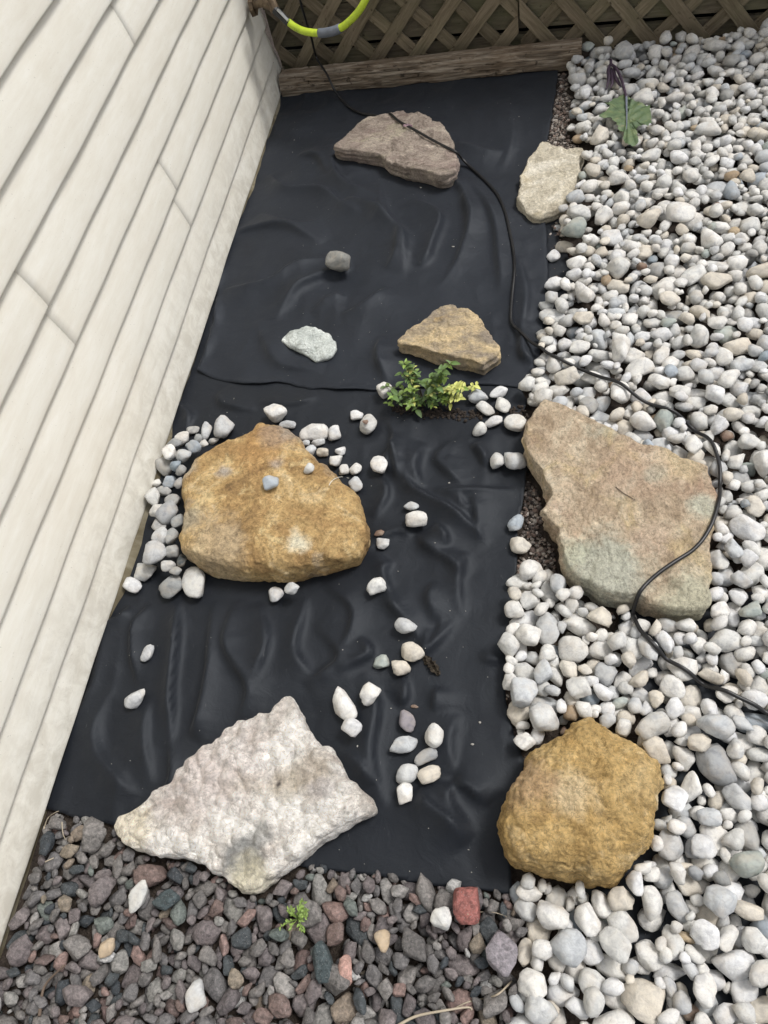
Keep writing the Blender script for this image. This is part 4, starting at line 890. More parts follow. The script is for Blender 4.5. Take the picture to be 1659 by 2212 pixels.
# pebbles lying on the fabric, read off the photograph: cx, cy, w, h, angle (anticlockwise), shape, tone, label
LP = [
 (873, 1352, 56, 36, -10, 'smooth', 'pale grey', 'pale grey oval pebble uppermost of the short row below the paired white pebbles'),
 (888, 1408, 56, 44, -20, 'angular', 'cream', 'cream angular pebble touching the dried brown leaf scrap'),
 (865, 1440, 42, 40, 0, 'smooth', 'cream', 'cream round pebble touching the angular one by the dried leaf'),
 (823, 1429, 37, 30, 10, 'angular', 'green grey', 'small pale green grey pebble left of the pebbles by the dried leaf'),
 (743, 1522, 76, 52, -52, 'smooth', 'white', 'large white pointed pebble right of the rough rock tip, biggest of three touching'),
 (798, 1497, 50, 40, 55, 'angular', 'white', 'white blocky pebble upper right of the large pointed white pebble'),
 (758, 1568, 47, 43, 0, 'smooth', 'white', 'white rounded pebble just below the large pointed white pebble'),
 (879, 1558, 36, 46, 0, 'smooth', 'purple grey', 'purple grey pebble at the top of the chain of white pebbles'),
 (939, 1587, 46, 52, 0, 'smooth', 'white', 'white squarish pebble at the right of the lower pebble chain'),
 (871, 1610, 58, 42, -5, 'smooth', 'pale grey', 'pale grey broad pebble directly under the purple grey one'),
 (918, 1631, 54, 32, 25, 'angular', 'grey', 'grey angular slanting pebble in the middle of the lower chain'),
 (880, 1669, 58, 40, 25, 'smooth', 'pale grey', 'pale grey oval pebble above the bottom white pebble of the chain'),
 (927, 1673, 52, 38, 42, 'smooth', 'cream', 'cream speckled pebble at the lower right of the chain'),
 (874, 1712, 33, 46, 0, 'angular', 'white', 'bright white pebble at the bottom end of the chain'),
 (317, 1412, 25, 38, 5, 'smooth', 'pale grey', 'small pale pebble alone on the fabric beside the siding, upper of two'),
 (289, 1511, 54, 34, 42, 'smooth', 'pale grey', 'pale teardrop pebble alone on the fabric beside the siding, lower of two'),
 (731, 561, 52, 48, 0, 'smooth', 'dark grey', 'dark grey round stone alone in the middle of the upper fabric'),
 (831, 840, 36, 42, 0, 'smooth', 'white', 'white pebble under the left side of the leafy shrub'),
 (1033, 854, 44, 38, -20, 'angular', 'pale grey', 'pale grey pebble touching the yellow tip of the shrub'),
 (1077, 846, 44, 28, 32, 'smooth', 'white', 'white oval pebble right of the shrub, uppermost of its cluster'),
 (1086, 875, 34, 37, 0, 'smooth', 'white', 'white rounded square pebble in the middle of the cluster right of the shrub'),
 (1048, 882, 46, 28, -22, 'smooth', 'white', 'white oval pebble just right below the shrub'),
 (1067, 908, 42, 28, 10, 'smooth', 'white', 'white lumpy pebble in the cluster right of the shrub, below centre'),
 (1112, 912, 50, 44, 0, 'smooth', 'white', 'big white pitted pebble against the upper left point of the slab'),
 (1038, 926, 34, 33, 0, 'smooth', 'white', 'small round white pebble lowest of the cluster right of the shrub'),
 (1073, 994, 38, 44, -15, 'smooth', 'white', 'white pebble left of the slab, left one of a touching pair'),
 (1112, 993, 50, 50, 0, 'smooth', 'pale grey', 'pale grey pebble left of the slab, right one of a touching pair'),
 (818, 1003, 39, 40, 0, 'smooth', 'white', 'white round pebble alone on the fabric right of the tan boulder'),
 (889, 1092, 32, 22, 0, 'smooth', 'pale grey', 'pale pebble half hidden behind the big white one mid fabric'),
 (898, 1117, 50, 47, 0, 'smooth', 'white', 'big white round pebble in the middle of the lower fabric'),
 (1115, 1127, 34, 44, -12, 'smooth', 'blue grey', 'bluish white pebble on the right edge of the fabric'),
 (1120, 1179, 54, 36, -15, 'smooth', 'cream', 'cream irregular pebble hanging over the fabric edge beside bare soil'),
 (826, 1172, 28, 26, 0, 'angular', 'pale grey', 'small pale pebble under the brown chip right of the tan boulder'),
 (811, 1262, 42, 38, 25, 'angular', 'white', 'white angular pebble lower right of the tan boulder'),
 (594, 1284, 34, 36, 0, 'angular', 'white', 'white blocky pebble below the tan boulder, left of two'),
 (627, 1270, 36, 26, -8, 'angular', 'pale grey', 'pale grey pebble below the tan boulder, right of two'),
 (796, 914, 42, 44, 0, 'smooth', 'pale grey', 'pale grey pebble carrying a brown stain, between boulder and shrub'),
 (770, 896, 27, 24, 0, 'angular', 'white', 'small white pebble touching the stained one above the tan boulder'),
 # ring round the tan boulder
 (596, 889, 51, 43, 0, 'smooth', 'white', 'largest white pebble at the top tip of the tan boulder'),
 (621, 915, 36, 20, 0, 'angular', 'pale grey', 'flat pale pebble wedged at the top tip of the tan boulder'),
 (677, 930, 62, 42, 12, 'angular', 'white', 'large white lumpy pebble at the upper right of the tan boulder'),
 (722, 933, 30, 38, 0, 'smooth', 'white', 'upright white oval pebble beside the lumpy one above the tan boulder'),
 (660, 955, 18, 14, 0, 'angular', 'pale grey', 'tiny pale pebble under the lumpy white one by the tan boulder'),
 (687, 955, 30, 18, 10, 'angular', 'pale grey', 'small angular pebble below the lumpy white one by the tan boulder'),
 (670, 971, 24, 22, 0, 'smooth', 'pale grey', 'small grey pebble tucked against the upper right boulder edge'),
 (697, 976, 27, 24, 0, 'smooth', 'cream', 'small cream pebble with a dent at the upper right of the boulder'),
 (735, 973, 23, 24, 0, 'angular', 'white', 'small white pebble uppermost of the group right of the tan boulder'),
 (724, 993, 34, 31, 40, 'angular', 'white', 'white pyramid like pebble in the group right of the tan boulder'),
 (743, 1013, 25, 26, 0, 'smooth', 'white', 'small white pebble left of a pair by the boulder right shoulder'),
 (769, 1011, 25, 31, -15, 'smooth', 'white', 'white upright pebble right of a pair by the boulder right shoulder'),
 (768, 1046, 35, 30, -30, 'smooth', 'pale grey', 'pale pebble beside the white thread at the boulder right edge'),
 (478, 925, 49, 45, 0, 'smooth', 'pale grey', 'large pale grey pebble at the upper left of the tan boulder'),
 (443, 933, 26, 40, 5, 'smooth', 'pale grey', 'upright oval grey pebble left of the large one above the boulder'),
 (416, 929, 28, 19, 30, 'smooth', 'grey', 'small slanting grey pebble at the top of the left pebble ring'),
 (428, 945, 16, 20, 0, 'smooth', 'grey', 'tiny grey pebble wedged beneath the upright oval one'),
 (394, 944, 28, 34, -15, 'smooth', 'white', 'white topped pebble at the upper end of the left ring'),
 (377, 957, 30, 24, 0, 'smooth', 'grey', 'grey pebble behind the white topped one in the left ring'),
 (417, 962, 36, 32, -15, 'smooth', 'blue grey', 'bluish pebble touching the boulder upper left edge'),
 (460, 952, 26, 15, 10, 'smooth', 'pale grey', 'small flat pale pebble against the boulder top left edge'),
 (440, 958, 20, 16, 0, 'angular', 'pale grey', 'tiny pale pebble between the bluish one and the boulder'),
 (394, 983, 36, 30, 10, 'smooth', 'pale grey', 'pale grey oval pebble in the left ring beneath the bluish one'),
 (353, 1003, 36, 46, 20, 'smooth', 'grey', 'grey long pebble nearest the siding in the upper left ring'),
 (364, 979, 29, 36, -8, 'angular', 'white', 'white angular pebble standing on others in the upper left ring'),
 (377, 1005, 28, 24, 20, 'smooth', 'blue grey', 'small bluish pebble below the white standing one in the left ring'),
 (391, 1015, 24, 22, 0, 'smooth', 'grey', 'small grey pebble tight against the boulder upper left side'),
 (338, 1042, 22, 17, 0, 'smooth', 'white', 'little white pebble near the siding, mid left ring'),
 (365, 1039, 30, 30, 0, 'angular', 'blue grey', 'blue grey angular pebble in the middle of the left ring'),
 (386, 1042, 18, 26, 0, 'smooth', 'grey', 'small dark pebble pressed to the boulder at mid left'),
 (354, 1059, 38, 20, -10, 'smooth', 'grey', 'flat grey pebble lying under the blue grey one'),
 (331, 1072, 34, 44, 15, 'angular', 'pale grey', 'pale wedge shaped pebble nearest the siding, left of the boulder'),
 (371, 1080, 36, 28, 0, 'smooth', 'grey', 'grey rounded pebble beside the pale wedge shaped one'),
 (337, 1102, 24, 34, -20, 'smooth', 'pale grey', 'pale pebble behind the big mottled one left of the boulder'),
 (359, 1106, 42, 51, -8, 'smooth', 'grey', 'big mottled grey oval pebble left of the tan boulder'),
 (381, 1125, 24, 32, 0, 'smooth', 'grey', 'grey pebble squeezed between the mottled one and the boulder'),
 (343, 1136, 30, 28, 0, 'smooth', 'grey', 'grey pebble just below the big mottled one'),
 (347, 1155, 36, 38, 15, 'smooth', 'pale grey', 'pale grey split looking pebble at the lower left ring, left half'),
 (371, 1156, 28, 40, -10, 'smooth', 'grey', 'grey split looking pebble at the lower left ring, right half'),
 (329, 1194, 49, 55, -15, 'angular', 'pale grey', 'large lilac grey pebble at the lower left ring'),
 (372, 1190, 28, 30, 0, 'smooth', 'grey', 'plain grey round pebble right of the large lilac grey one'),
 (309, 1233, 44, 36, -10, 'angular', 'pale grey', 'pale angular pebble between the lilac grey and the lowest white one'),
 (361, 1220, 30, 28, 0, 'smooth', 'pale grey', 'round pale grey pebble under the lower left of the boulder'),
 (390, 1211, 22, 28, 0, 'angular', 'dark', 'darkest small pebble tucked at the boulder lower left corner'),
 (378, 1233, 26, 18, 0, 'smooth', 'grey', 'small grey pebble above the big smooth white one'),
 (285, 1264, 39, 31, 0, 'smooth', 'white', 'white round pebble lowest left, next to the siding'),
 (369, 1265, 50, 48, 10, 'angular', 'grey', 'large grey angular pebble left of the big smooth white one'),
 (417, 1259, 50, 71, 12, 'smooth', 'white', 'big smooth white egg shaped pebble at the boulder lower left'),
 # at the edge of the upper sheet
 (1196, 551, 30, 35, 0, 'smooth', 'white', 'white pebble lying on the right edge of the upper fabric, upper of two'),
 (1220, 532, 40, 33, -8, 'smooth', 'cream', 'cream white pebble just off the right edge of the upper fabric'),
 (1198, 611, 44, 42, 0, 'smooth', 'white', 'large white rounded pebble on the right edge of the upper fabric'),
 (1192, 683, 62, 38, -12, 'smooth', 'pale grey', 'long pitted grey white pebble above where the cable leaves the fabric'),
 (1207, 491, 26, 21, 0, 'smooth', 'pale grey', 'small pale pebble alone below the beige flat rock'),
 # notable stones of the white bed
 (1640, 1490, 66, 70, 0, 'smooth', 'white', 'largest rounded white pebble at the right edge, above the cable end'),
 (1625, 1563, 96, 50, -12, 'angular', 'blue grey', 'largest blue grey pointed stone below the end of the cable'),
 (1271, 1508, 50, 60, 5, 'smooth', 'blue grey', 'smooth bluish oval pebble above the ochre boulder'),
 (1245, 1455, 34, 52, 0, 'angular', 'dark', 'dark slate chip among white pebbles above the ochre boulder'),
 (1196, 1408, 42, 36, 0, 'angular', 'blue grey', 'teal grey angular stone left of the dark slate chip'),
 (1240, 1995, 60, 44, 75, 'angular', 'blue grey', 'grey blue triangular stone below the ochre boulder'),
 (1325, 1975, 66, 46, 30, 'angular', 'green grey', 'grey green angular slab stone right of the triangular one'),
 (1340, 2158, 80, 56, -20, 'smooth', 'white', 'big smooth white pebble near the bottom edge, lower right'),
 (1290, 2003, 54, 54, 0, 'smooth', 'pale grey', 'round flat pale pebble right of the grey blue triangle'),
 (1345, 2000, 74, 58, -35, 'smooth', 'white', 'large white kidney pebble lower right of the round flat one'),
 (1240, 2085, 60, 72, 15, 'smooth', 'white', 'large white oval pebble near the border with the dark gravel'),
 (1277, 2120, 60, 60, 0, 'smooth', 'white', 'white pebble overlapping the large oval by the dark gravel'),
 (1160, 2010, 64, 62, 40, 'smooth', 'cream', 'large creamy pink oval pebble at the border with the dark gravel'),
 (1590, 1845, 62, 50, 0, 'angular', 'white', 'large white angular pebble right of the ochre boulder'),
 (1545, 1810, 80, 62, -45, 'smooth', 'white', 'large white lemon shaped pebble beside the ochre boulder top right'),
 (1470, 990, 50, 62, 0, 'smooth', 'white', 'white egg pebble above the slab under the cable'),
 (1528, 1000, 60, 42, 20, 'smooth', 'pale grey', 'large pale grey pebble right of the egg pebble above the slab'),
 (1550, 410, 74, 46, -10, 'smooth', 'pale grey', 'large two toned grey white pebble in the upper right bed'),
 (1290, 795, 60, 36, 0, 'angular', 'grey', 'flat slate grey stone beside the cable leaving the fabric'),
 (1640, 390, 56, 50, 0, 'angular', 'blue grey', 'blue grey chunky stone at the right edge of the upper bed'),
]
for row in LP:
    tone_z = .115 if False else .022
    loose_px(*row[:8], zg=.022)
# two pebbles lying on top of the boulder, one brown chip and others
loose_px(584, 1041, 32, 34, 10, 'angular', 'blue grey', 'bluish pebble sitting in the middle on top of the tan boulder', zg=.13)
loose_px(668, 1011, 25, 24, 0, 'smooth', 'white', 'small white pebble sitting on top right of the tan boulder', zg=.13)
loose_px(820, 1151, 24, 14, 15, 'angular', 'brown', 'small reddish brown stone chip right of the tan boulder', zg=.012, cat='stone', name='stone_chip', flat=.6)
loose_px(895, 1526, 18, 8, -5, 'angular', 'brown', 'thin brown stone sliver above the purple grey pebble', zg=.01, cat='stone', name='stone_chip', flat=.5)
loose_px(790, 911, 16, 12, 0, 'angular', 'brown', 'brown mud lump stuck on the stained pebble between boulder and shrub', zg=.045, cat='stone', name='stone_chip', flat=.5)

# ------------------------------------------------------------------ bed stones, dropped one by one on the height field
EXCL = np.zeros(HF.shape, bool)
for poly in ROCKPOLY: EXCL |= inpoly(GXX, GYY, poly)
BR = [(1280, 1515), (1560, 2010)]
for g in ([(1362, 2010), (1405, 1985), (1412, 2030), (1375, 2080), (1355, 2065)], [(1378, 1335), (1425, 1350), (1400, 1378), (1385, 1372)], [(1265, 1860), (1290, 1850), (1290, 1890), (1262, 1895)]): EXCL |= inpoly(GXX, GYY, [up(*p) for p in g])
def bare(u, v):        # places where the photograph shows bare soil in the white bed
    return False
recs = []
def drop(mask, n, size_fn, kinds, tone_fn, cls, flat, layers=1, K=7, cap=.05, con=.8, holes=None):
    ii, jj = np.where(mask & ~EXCL)
    ok = mask & ~EXCL
    for s in range(n):
        if holes is not None and s % 120 == 0:
            ii, jj = np.where(ok & (HF < holes))
            if len(ii) < 60: break
        a, b, c = size_fn(); rot = rnd.uniform(0, math.pi); best = None
        for _ in range(K):
            k = rs.randint(len(ii)); x, y = GX0 + ii[k] * GS, GY0 + jj[k] * GS
            z = place(x, y, a, b, c, rot, write='z', con=con)
            if z is None or z - c > cap: continue
            if best is None or z < best[0]: best = (z, x, y)
        if best is None: continue
        z, x, y = best; sink = min(.25 * c, .004)
        place(x, y, a, b, c, rot, zfix=z - sink)
        kind = kinds(); recs.append([cls, kind, tone_fn(x, y), x, y, z - sink, a, b, c, rot, rnd.randrange(NPROTO), rnd.uniform(-.25, .25), rnd.uniform(-.25, .25)])
def wsize():
    r = min(.036, max(.0120, rnd.lognormvariate(math.log(.0184), .29))); e = rnd.uniform(.68, 1.0)
    return r * 1.12, r * e * 1.05, r * rnd.uniform(.55, .82)
def wtone(x, y):
    t = rnd.random()
    return 'white' if t < .62 else 'pale grey' if t < .83 else 'cream' if t < .93 else 'grey' if t < .955 else 'blue grey' if t < .972 else 'green grey' if t < .985 else 'tan' if t < .996 else 'brown'
pu_, pv_ = proj(GXX, GYY, 0.02); INV = (pu_ > -150) & (pu_ < 1860) & (pv_ > -80) & (pv_ < 2420)
mWn = mW & INV & (GYY < 2.86 - .085 * (GXX + 1)) & ~mT
kw = lambda: 'smooth' if rnd.random() < .45 else 'angular'
drop(mWn, 1500, wsize, kw, wtone, 'w', .7, K=8, cap=.040)
drop(mWn, 1500, wsize, kw, wtone, 'w', .7, K=3, cap=.045, con=.45, holes=.010)
drop(mWn, 900, lambda: tuple(v * .72 for v in wsize()), kw, wtone, 'w', .7, K=2, cap=.05, con=.25, holes=.010)
TD = {'grey': [(0.151, 0.143, 0.136), (0.185, 0.175, 0.166), (0.122, 0.116, 0.112), (0.139, 0.134, 0.134)], 'red brown': [(0.143, 0.102, 0.094), (0.168, 0.122, 0.109), (0.122, 0.091, 0.084)], 'dark blue': [(0.042, 0.050, 0.057), (0.055, 0.064, 0.069)],
      'purple': [(0.143, 0.123, 0.123), (0.172, 0.151, 0.150), (0.122, 0.108, 0.110)], 'light grey': [(0.227, 0.223, 0.210), (0.269, 0.260, 0.248)], 'tan': [(0.218, 0.185, 0.143), (0.210, 0.172, 0.134)], 'pink': [(0.244, 0.172, 0.155), (0.218, 0.151, 0.134)], 'green': [(0.101, 0.122, 0.113), (0.139, 0.160, 0.147)], 'white': [(0.403, 0.403, 0.395)]}
def dsize():
    r = min(.030, max(.009, rnd.lognormvariate(math.log(.0160), .34))); e = rnd.uniform(.58, .98)
    return r * 1.18, r * e * 1.05, r * rnd.uniform(.48, .8)
def dtone(x, y):
    t = rnd.random()
    return 'grey' if t < .43 else 'purple' if t < .65 else 'red brown' if t < .70 else 'dark blue' if t < .84 else 'light grey' if t < .92 else 'green' if t < .94 else 'tan' if t < .96 else 'pink' if t < .992 else 'white'
mDn = mD & INV & (GXX > -1.040)
red = up(1008, 1955, .015); 
nearF = mL.copy()
for _ in range(4): nearF[1:] |= nearF[:-1].copy(); nearF[:-1] |= nearF[1:].copy(); nearF[:, 1:] |= nearF[:, :-1].copy(); nearF[:, :-1] |= nearF[:, 1:].copy()
mDsmall = mDn.copy(); mDn = mDn & ~nearF
drop(mDn, 900, dsize, lambda: 'crushed', dtone, 'd', .7, K=8, cap=.022)
drop(mDn, 1500, dsize, lambda: 'crushed', dtone, 'd', .7, K=3, cap=.03, con=.45, holes=.007)
drop(mDsmall & nearF & ~mL, 160, lambda: tuple(v * .5 for v in dsize()), lambda: 'crushed', dtone, 'd', .7, K=2, cap=.012, con=.3, holes=.006)
drop(mDn, 1400, lambda: tuple(v * .55 for v in dsize()), lambda: 'crushed', dtone, 'd', .7, K=2, cap=.03, con=.3, holes=.008)
# the few notable stones on the dark gravel
TONES['brick red'] = [(.30, .115, .10)]; TONES['pinkish'] = [(.42, .26, .22)]; TONES['dark teal'] = [(.06, .08, .085)]
def gstone(cx, cy, w_, h_, ang, kind, tone, label, cat='stone', zg=.035, flat=.7): loose_px(cx, cy, w_, h_, ang, kind, tone, label, zg=zg, cat=cat, name='gravel_stone', flat=flat)
gstone(1007, 1957, 56, 70, 2, 'block', 'brick red', 'brick red block stone just below the lower fabric hem')
gstone(954, 1985, 46, 50, -25, 'smooth', 'white', 'white pebble on dark gravel beside the brick red stone')
gstone(826, 2028, 34, 50, 15, 'smooth', 'tan', 'tan oval pebble on the dark gravel right of the weed')
gstone(747, 2095, 36, 62, 0, 'crushed', 'pinkish', 'pink speckled oblong stone near the bottom of the dark gravel')
gstone(421, 2150, 48, 58, 0, 'smooth', 'pale grey', 'round pale grey pebble at the bottom of the dark gravel')
gstone(296, 1937, 36, 66, -28, 'angular', 'pale grey', 'pale grey diamond shaped stone left below the rough rock')
gstone(228, 2048, 30, 38, -15, 'smooth', 'tan', 'small smooth tan pebble in the left dark gravel')
gstone(360, 1945, 60, 40, 20, 'crushed', 'dark teal', 'dark teal stone right of the pale diamond shaped stone')
gstone(700, 2080, 50, 78, 10, 'crushed', 'dark teal', 'large dark speckled stone left of the pink oblong stone')
gstone(1085, 2060, 66, 90, 0, 'crushed', 'purple grey', 'large dark grey stone at the border with the white pebbles')

# project and pick the individuals
R = np.array([[r[3], r[4], r[5], max(r[6], r[7]), r[8]] for r in recs])
U, Vv = proj(R[:, 0], R[:, 1], R[:, 2])
dist = np.sqrt(R[:, 0] ** 2 + R[:, 1] ** 2 + (R[:, 2] - CAMH) ** 2)
rpx = R[:, 3] * FOC / dist
# visible = top of stone is near the final height field
topvis = np.array([HF[gi(x, y)] - (z + c) for x, y, z, _, c in R])
inframe = (U > 8) & (U < 1651) & (Vv > 8) & (Vv < 2204)
vis = inframe & (topvis < .004)
LMK = {'w': [('beige flat rock', 1190, 395), ('big leaf', 1355, 250), ('timber end', 1245, 110), ('stone slab', 1340, 1100), ('ochre boulder', 1255, 1735), ('cable end', 1630, 1520), ('pointed blue stone', 1625, 1563), ('triangular stone', 1240, 1995), ('upper bed corner', 1655, 90), ('lower bed corner', 1650, 2200), ('cable bend', 1555, 1020), ('big bottom pebble', 1340, 2158), ('two toned pebble', 1550, 410)],
       'd': [('rough rock', 530, 1720), ('brick red stone', 1007, 1957), ('green weed', 655, 1970), ('pink speckled stone', 747, 2095), ('round pale pebble', 421, 2150), ('pale diamond stone', 296, 1937), ('siding foot', 30, 1990), ('tan oval pebble', 826, 2028), ('small smooth tan pebble', 228, 2048), ('big dark stone', 1085, 2060)]}
ORD = ['nearest', 'second nearest', 'third nearest', 'fourth nearest', 'fifth nearest', 'sixth nearest', 'seventh nearest', 'eighth nearest', 'ninth nearest', 'tenth nearest'] + ['%dth nearest' % k for k in range(11, 20)]
keys = {}
info = {}
for idx in np.where(vis)[0]:
    cls, kind, tone = recs[idx][:3]
    best = min(LMK[cls], key=lambda L: (L[1] - U[idx]) ** 2 + (L[2] - Vv[idx]) ** 2)
    dx, dy = U[idx] - best[1], Vv[idx] - best[2]; dd = math.hypot(dx, dy)
    an = math.degrees(math.atan2(-dy, dx)) % 360
    dr = ['right of', 'above right of', 'above', 'above left of', 'left of', 'below left of', 'below', 'below right of'][int(((an + 22.5) % 360) // 45)]
    el = recs[idx][6] / recs[idx][7]
    shp = ('long ' if el > 1.4 else '') + ({'smooth': 'smooth', 'angular': 'angular', 'crushed': 'jagged'}[kind])
    big = 'large' if rpx[idx] > (25 if cls == 'w' else 20) else 'small' if rpx[idx] < (18 if cls == 'w' else 14) else ''
    k = (cls, tone, shp, big, best[0], dr); keys.setdefault(k, []).append((dd, idx)); info[idx] = k
rank = {}
for k, L in keys.items():
    for n_, (dd, idx) in enumerate(sorted(L)): rank[idx] = n_
LIM = {'w': 205, 'd': 285}
chosen = set()
for cls in 'wd':
    c_ = [i for i in np.where(vis)[0] if recs[i][0] == cls]; c_.sort(key=lambda i: -rpx[i]); chosen |= set(c_[:LIM[cls]])
for i in chosen:
    cls, kind, tone, x, y, z, a, b, c, rot, pk, t1, t2 = recs[i]
    nm = 'river_pebble' if cls == 'w' else 'gravel_stone'
    o = bpy.data.objects.new(nm, PROTO[kind, pk]['mesh']); scene.collection.objects.link(o)
    o.location = (x, y, z); o.scale = (a, b, c); o.rotation_euler = (t1, t2, rot)
    col = rnd.choice((TONES if cls == 'w' else TD)[tone]); j = rnd.uniform(.92, 1.08); o.color = (*(v * j for v in col), 1)
    k = info[i]; noun = 'pebble' if cls == 'w' else 'stone'
    lab = ' '.join(('%s %s %s %s %s %s the %s' % (ORD[min(rank[i], 18)], k[3], k[1], k[2], noun, k[5], k[4])).split())
    tag(o, lab, noun, 'white river pebbles in the bed' if cls == 'w' else 'crushed stones of the dark gravel')
# the rest, joined
def joined(name, sel, mat, label, tones, kindtag='stuff'):
    Vs, Fs, Cs = [], [], []; off = 0
    for i in sel:
        cls, kind, tone, x, y, z, a, b, c, rot, pk, t1, t2 = recs[i]
        V = PROTO[kind, pk][2] * [a, b, c]
        from mathutils import Euler
        Rm = np.array(Euler((t1, t2, rot)).to_matrix()); V = V @ Rm.T + [x, y, z]
        col = np.array(rnd.choice(tones[tone])) * rnd.uniform(.92, 1.08)
        Vs.append(V); Fs.append(ICO[2][1] + off); Cs.append(np.tile([*col, 1], (len(V), 1))); off += len(V)
    V = np.vstack(Vs); F = np.vstack(Fs); C = np.vstack(Cs)
    me = mesh_np(name, V, F, 'crushed' not in name); at = me.attributes.new('tint', 'FLOAT_COLOR', 'POINT'); at.data.foreach_set('color', C.astype(np.float32).ravel())
    tag(link(name, me, mat), label, kind=kindtag)
allsel = set(range(len(recs))) - chosen
hid = {i for i in allsel if topvis[i] > .03}
joined('river_pebbles', [i for i in allsel - hid if recs[i][0] == 'w'], M['pebble_s'], 'bed of white and pale grey rounded river pebbles on the right side', TONES)
joined('crushed_gravel', [i for i in allsel - hid if recs[i][0] == 'd'], M['gravel_s'], 'dark reddish grey crushed gravel along the bottom left', TD)

# fine grit where soil shows
recs2 = []
GR = [[(1136, 1030), (1165, 1060), (1190, 1150), (1215, 1230), (1150, 1260), (1115, 1270), (1118, 1160)], [(1180, 255), (1240, 190), (1250, 320), (1185, 330)], [(1100, 1270), (1150, 1250), (1160, 1620), (1130, 1650), (1092, 1500)], [(1200, 160), (1240, 150), (1250, 300), (1190, 300)],
      [(1170, 460), (1260, 430), (1265, 660), (1200, 700), (1190, 560)], [(1090, 1600), (1160, 1640), (1150, 1700), (1125, 1700)], [(1030, 870), (1130, 860), (1150, 930), (1060, 930)], [(1250, 350), (1285, 340), (1290, 430), (1240, 440)]]
mG = np.zeros(HF.shape, bool)
for g in GR: mG |= inpoly(GXX, GYY, [up(*p) for p in g])
mG |= mWn; mG &= ~mL & ~mU | False
wts = np.where(mG)
Vs, Fs, Cs = [], [], []; off = 0; IV, IF = ico(1)
hard = np.zeros(HF.shape, bool)
for g in GR: hard |= inpoly(GXX, GYY, [up(*p) for p in g])
hard &= ~mL & ~mU
hi_, hj_ = np.where(hard)
for s in range(9000):
    if s < 7000 and len(hi_): k = rs.randint(len(hi_)); i, j = hi_[k], hj_[k]
    else: k = rs.randint(len(wts[0])); i, j = wts[0][k], wts[1][k]
    h = HF[i, j]
    if h > .012: continue
    r = rnd.uniform(.0014, .0052) if rnd.random() < .9 else rnd.uniform(.005, .009)
    V = IV * (1 + .35 * (rs.rand(len(IV), 1) - .5)) * [r, r * rnd.uniform(.6, 1), r * rnd.uniform(.4, .8)]
    a = rnd.uniform(0, 6.28); ca, sa = math.cos(a), math.sin(a); V = V @ np.array([[ca, sa, 0], [-sa, ca, 0], [0, 0, 1]]) + [GX0 + i * GS + rnd.uniform(-.002, .002), GY0 + j * GS + rnd.uniform(-.002, .002), h + r * .35]
    col = np.array(rnd.choice([(.30, .26, .22), (.17, .13, .11), (.10, .085, .075), (.42, .38, .34), (.22, .16, .13), (.06, .05, .045)])) * rnd.uniform(.8, 1.2)
    Vs.append(V); Fs.append(IF + off); Cs.append(np.tile([*col, 1], (len(V), 1))); off += len(V)
me = mesh_np('grit', np.vstack(Vs), np.vstack(Fs), False); at = me.attributes.new('tint', 'FLOAT_COLOR', 'POINT'); at.data.foreach_set('color', np.vstack(Cs).astype(np.float32).ravel())
tag(link('fine_gravel', me, M['gravel_s']), 'fine brown grit on bare soil between the fabric edge and white pebbles', kind='stuff')

# ------------------------------------------------------------------ black cable
CB = [(640, -30, .42), (655, 25, .36), (672, 80, .22), (684, 125, .13), (706, 160, .088), (720, 190, .062), (735, 212, .03), (752, 232, .018), (780, 246, .016), (815, 250, .02), (840, 250, .05), (865, 262, .075), (920, 292, .075), (978, 324, .07), (1000, 340, .04), (1030, 375, .016), (1070, 420, .014), (1090, 462, .014), (1100, 500, .014),
      (1109, 545, .014), (1112, 590, .014), (1107, 640, .014), (1104, 685, .014), (1108, 705, .014), (1128, 730, .016), (1165, 762, .03), (1200, 783, .045), (1260, 803, .05), (1310, 833, .05), (1370, 866, .05), (1420, 885, .05), (1480, 905, .05), (1515, 928, .052), (1540, 960, .055), (1553, 1000, .055), (1556, 1050, .06), (1545, 1110, .085), (1528, 1150, .095),
      (1500, 1185, .093), (1460, 1212, .093), (1420, 1240, .093), (1390, 1268, .093), (1373, 1300, .08), (1372, 1335, .055), (1385, 1370, .05), (1410, 1402, .05), (1445, 1428, .05), (1490, 1455, .05), (1540, 1485, .05), (1585, 1507, .048), (1640, 1535, .04), (1700, 1570, .04)]
pts = []
for n_, (u, v, zg) in enumerate(CB):
    if n_ < 3:
        yy = [2.70, 2.72, 2.80][n_]; x, y, z = upY(u, v, yy); pts.append((x, y, z)); continue
    if n_ < 6:
        z = (.100, .094, .066)[n_ - 3]; pts.append((*up(u, v, z), z)); continue
    x, y = up(u, v, zg); pts.append((x, y, zg))
path = catmull(pts, 10)
# let it lie on what is beneath, then smooth like a stiff cable
for it in range(5):
    z = path[:, 2].copy()
    for i in range(60, len(path)):
        x, y = path[i, :2]
        if GX0 + .02 < x < GX1 - .02: z[i] = max(z[i] if it else -1, hf_at(x, y, .003) + .0035)
    k = np.array([1, 2, 3, 4, 5, 4, 3, 2, 1]) / 25; zz = np.convolve(np.pad(z, 4, 'edge'), k, 'valid'); path[60:, 2] = np.maximum(zz[60:], z[60:] - .006) if it < 4 else zz[60:]
V, F = tube(path, .0042, 10); tag(link('black_cable', pmesh('black_cable', V, F, True), M['cable']), 'black cable snaking from the fence over the rocks and white pebbles', 'cable')

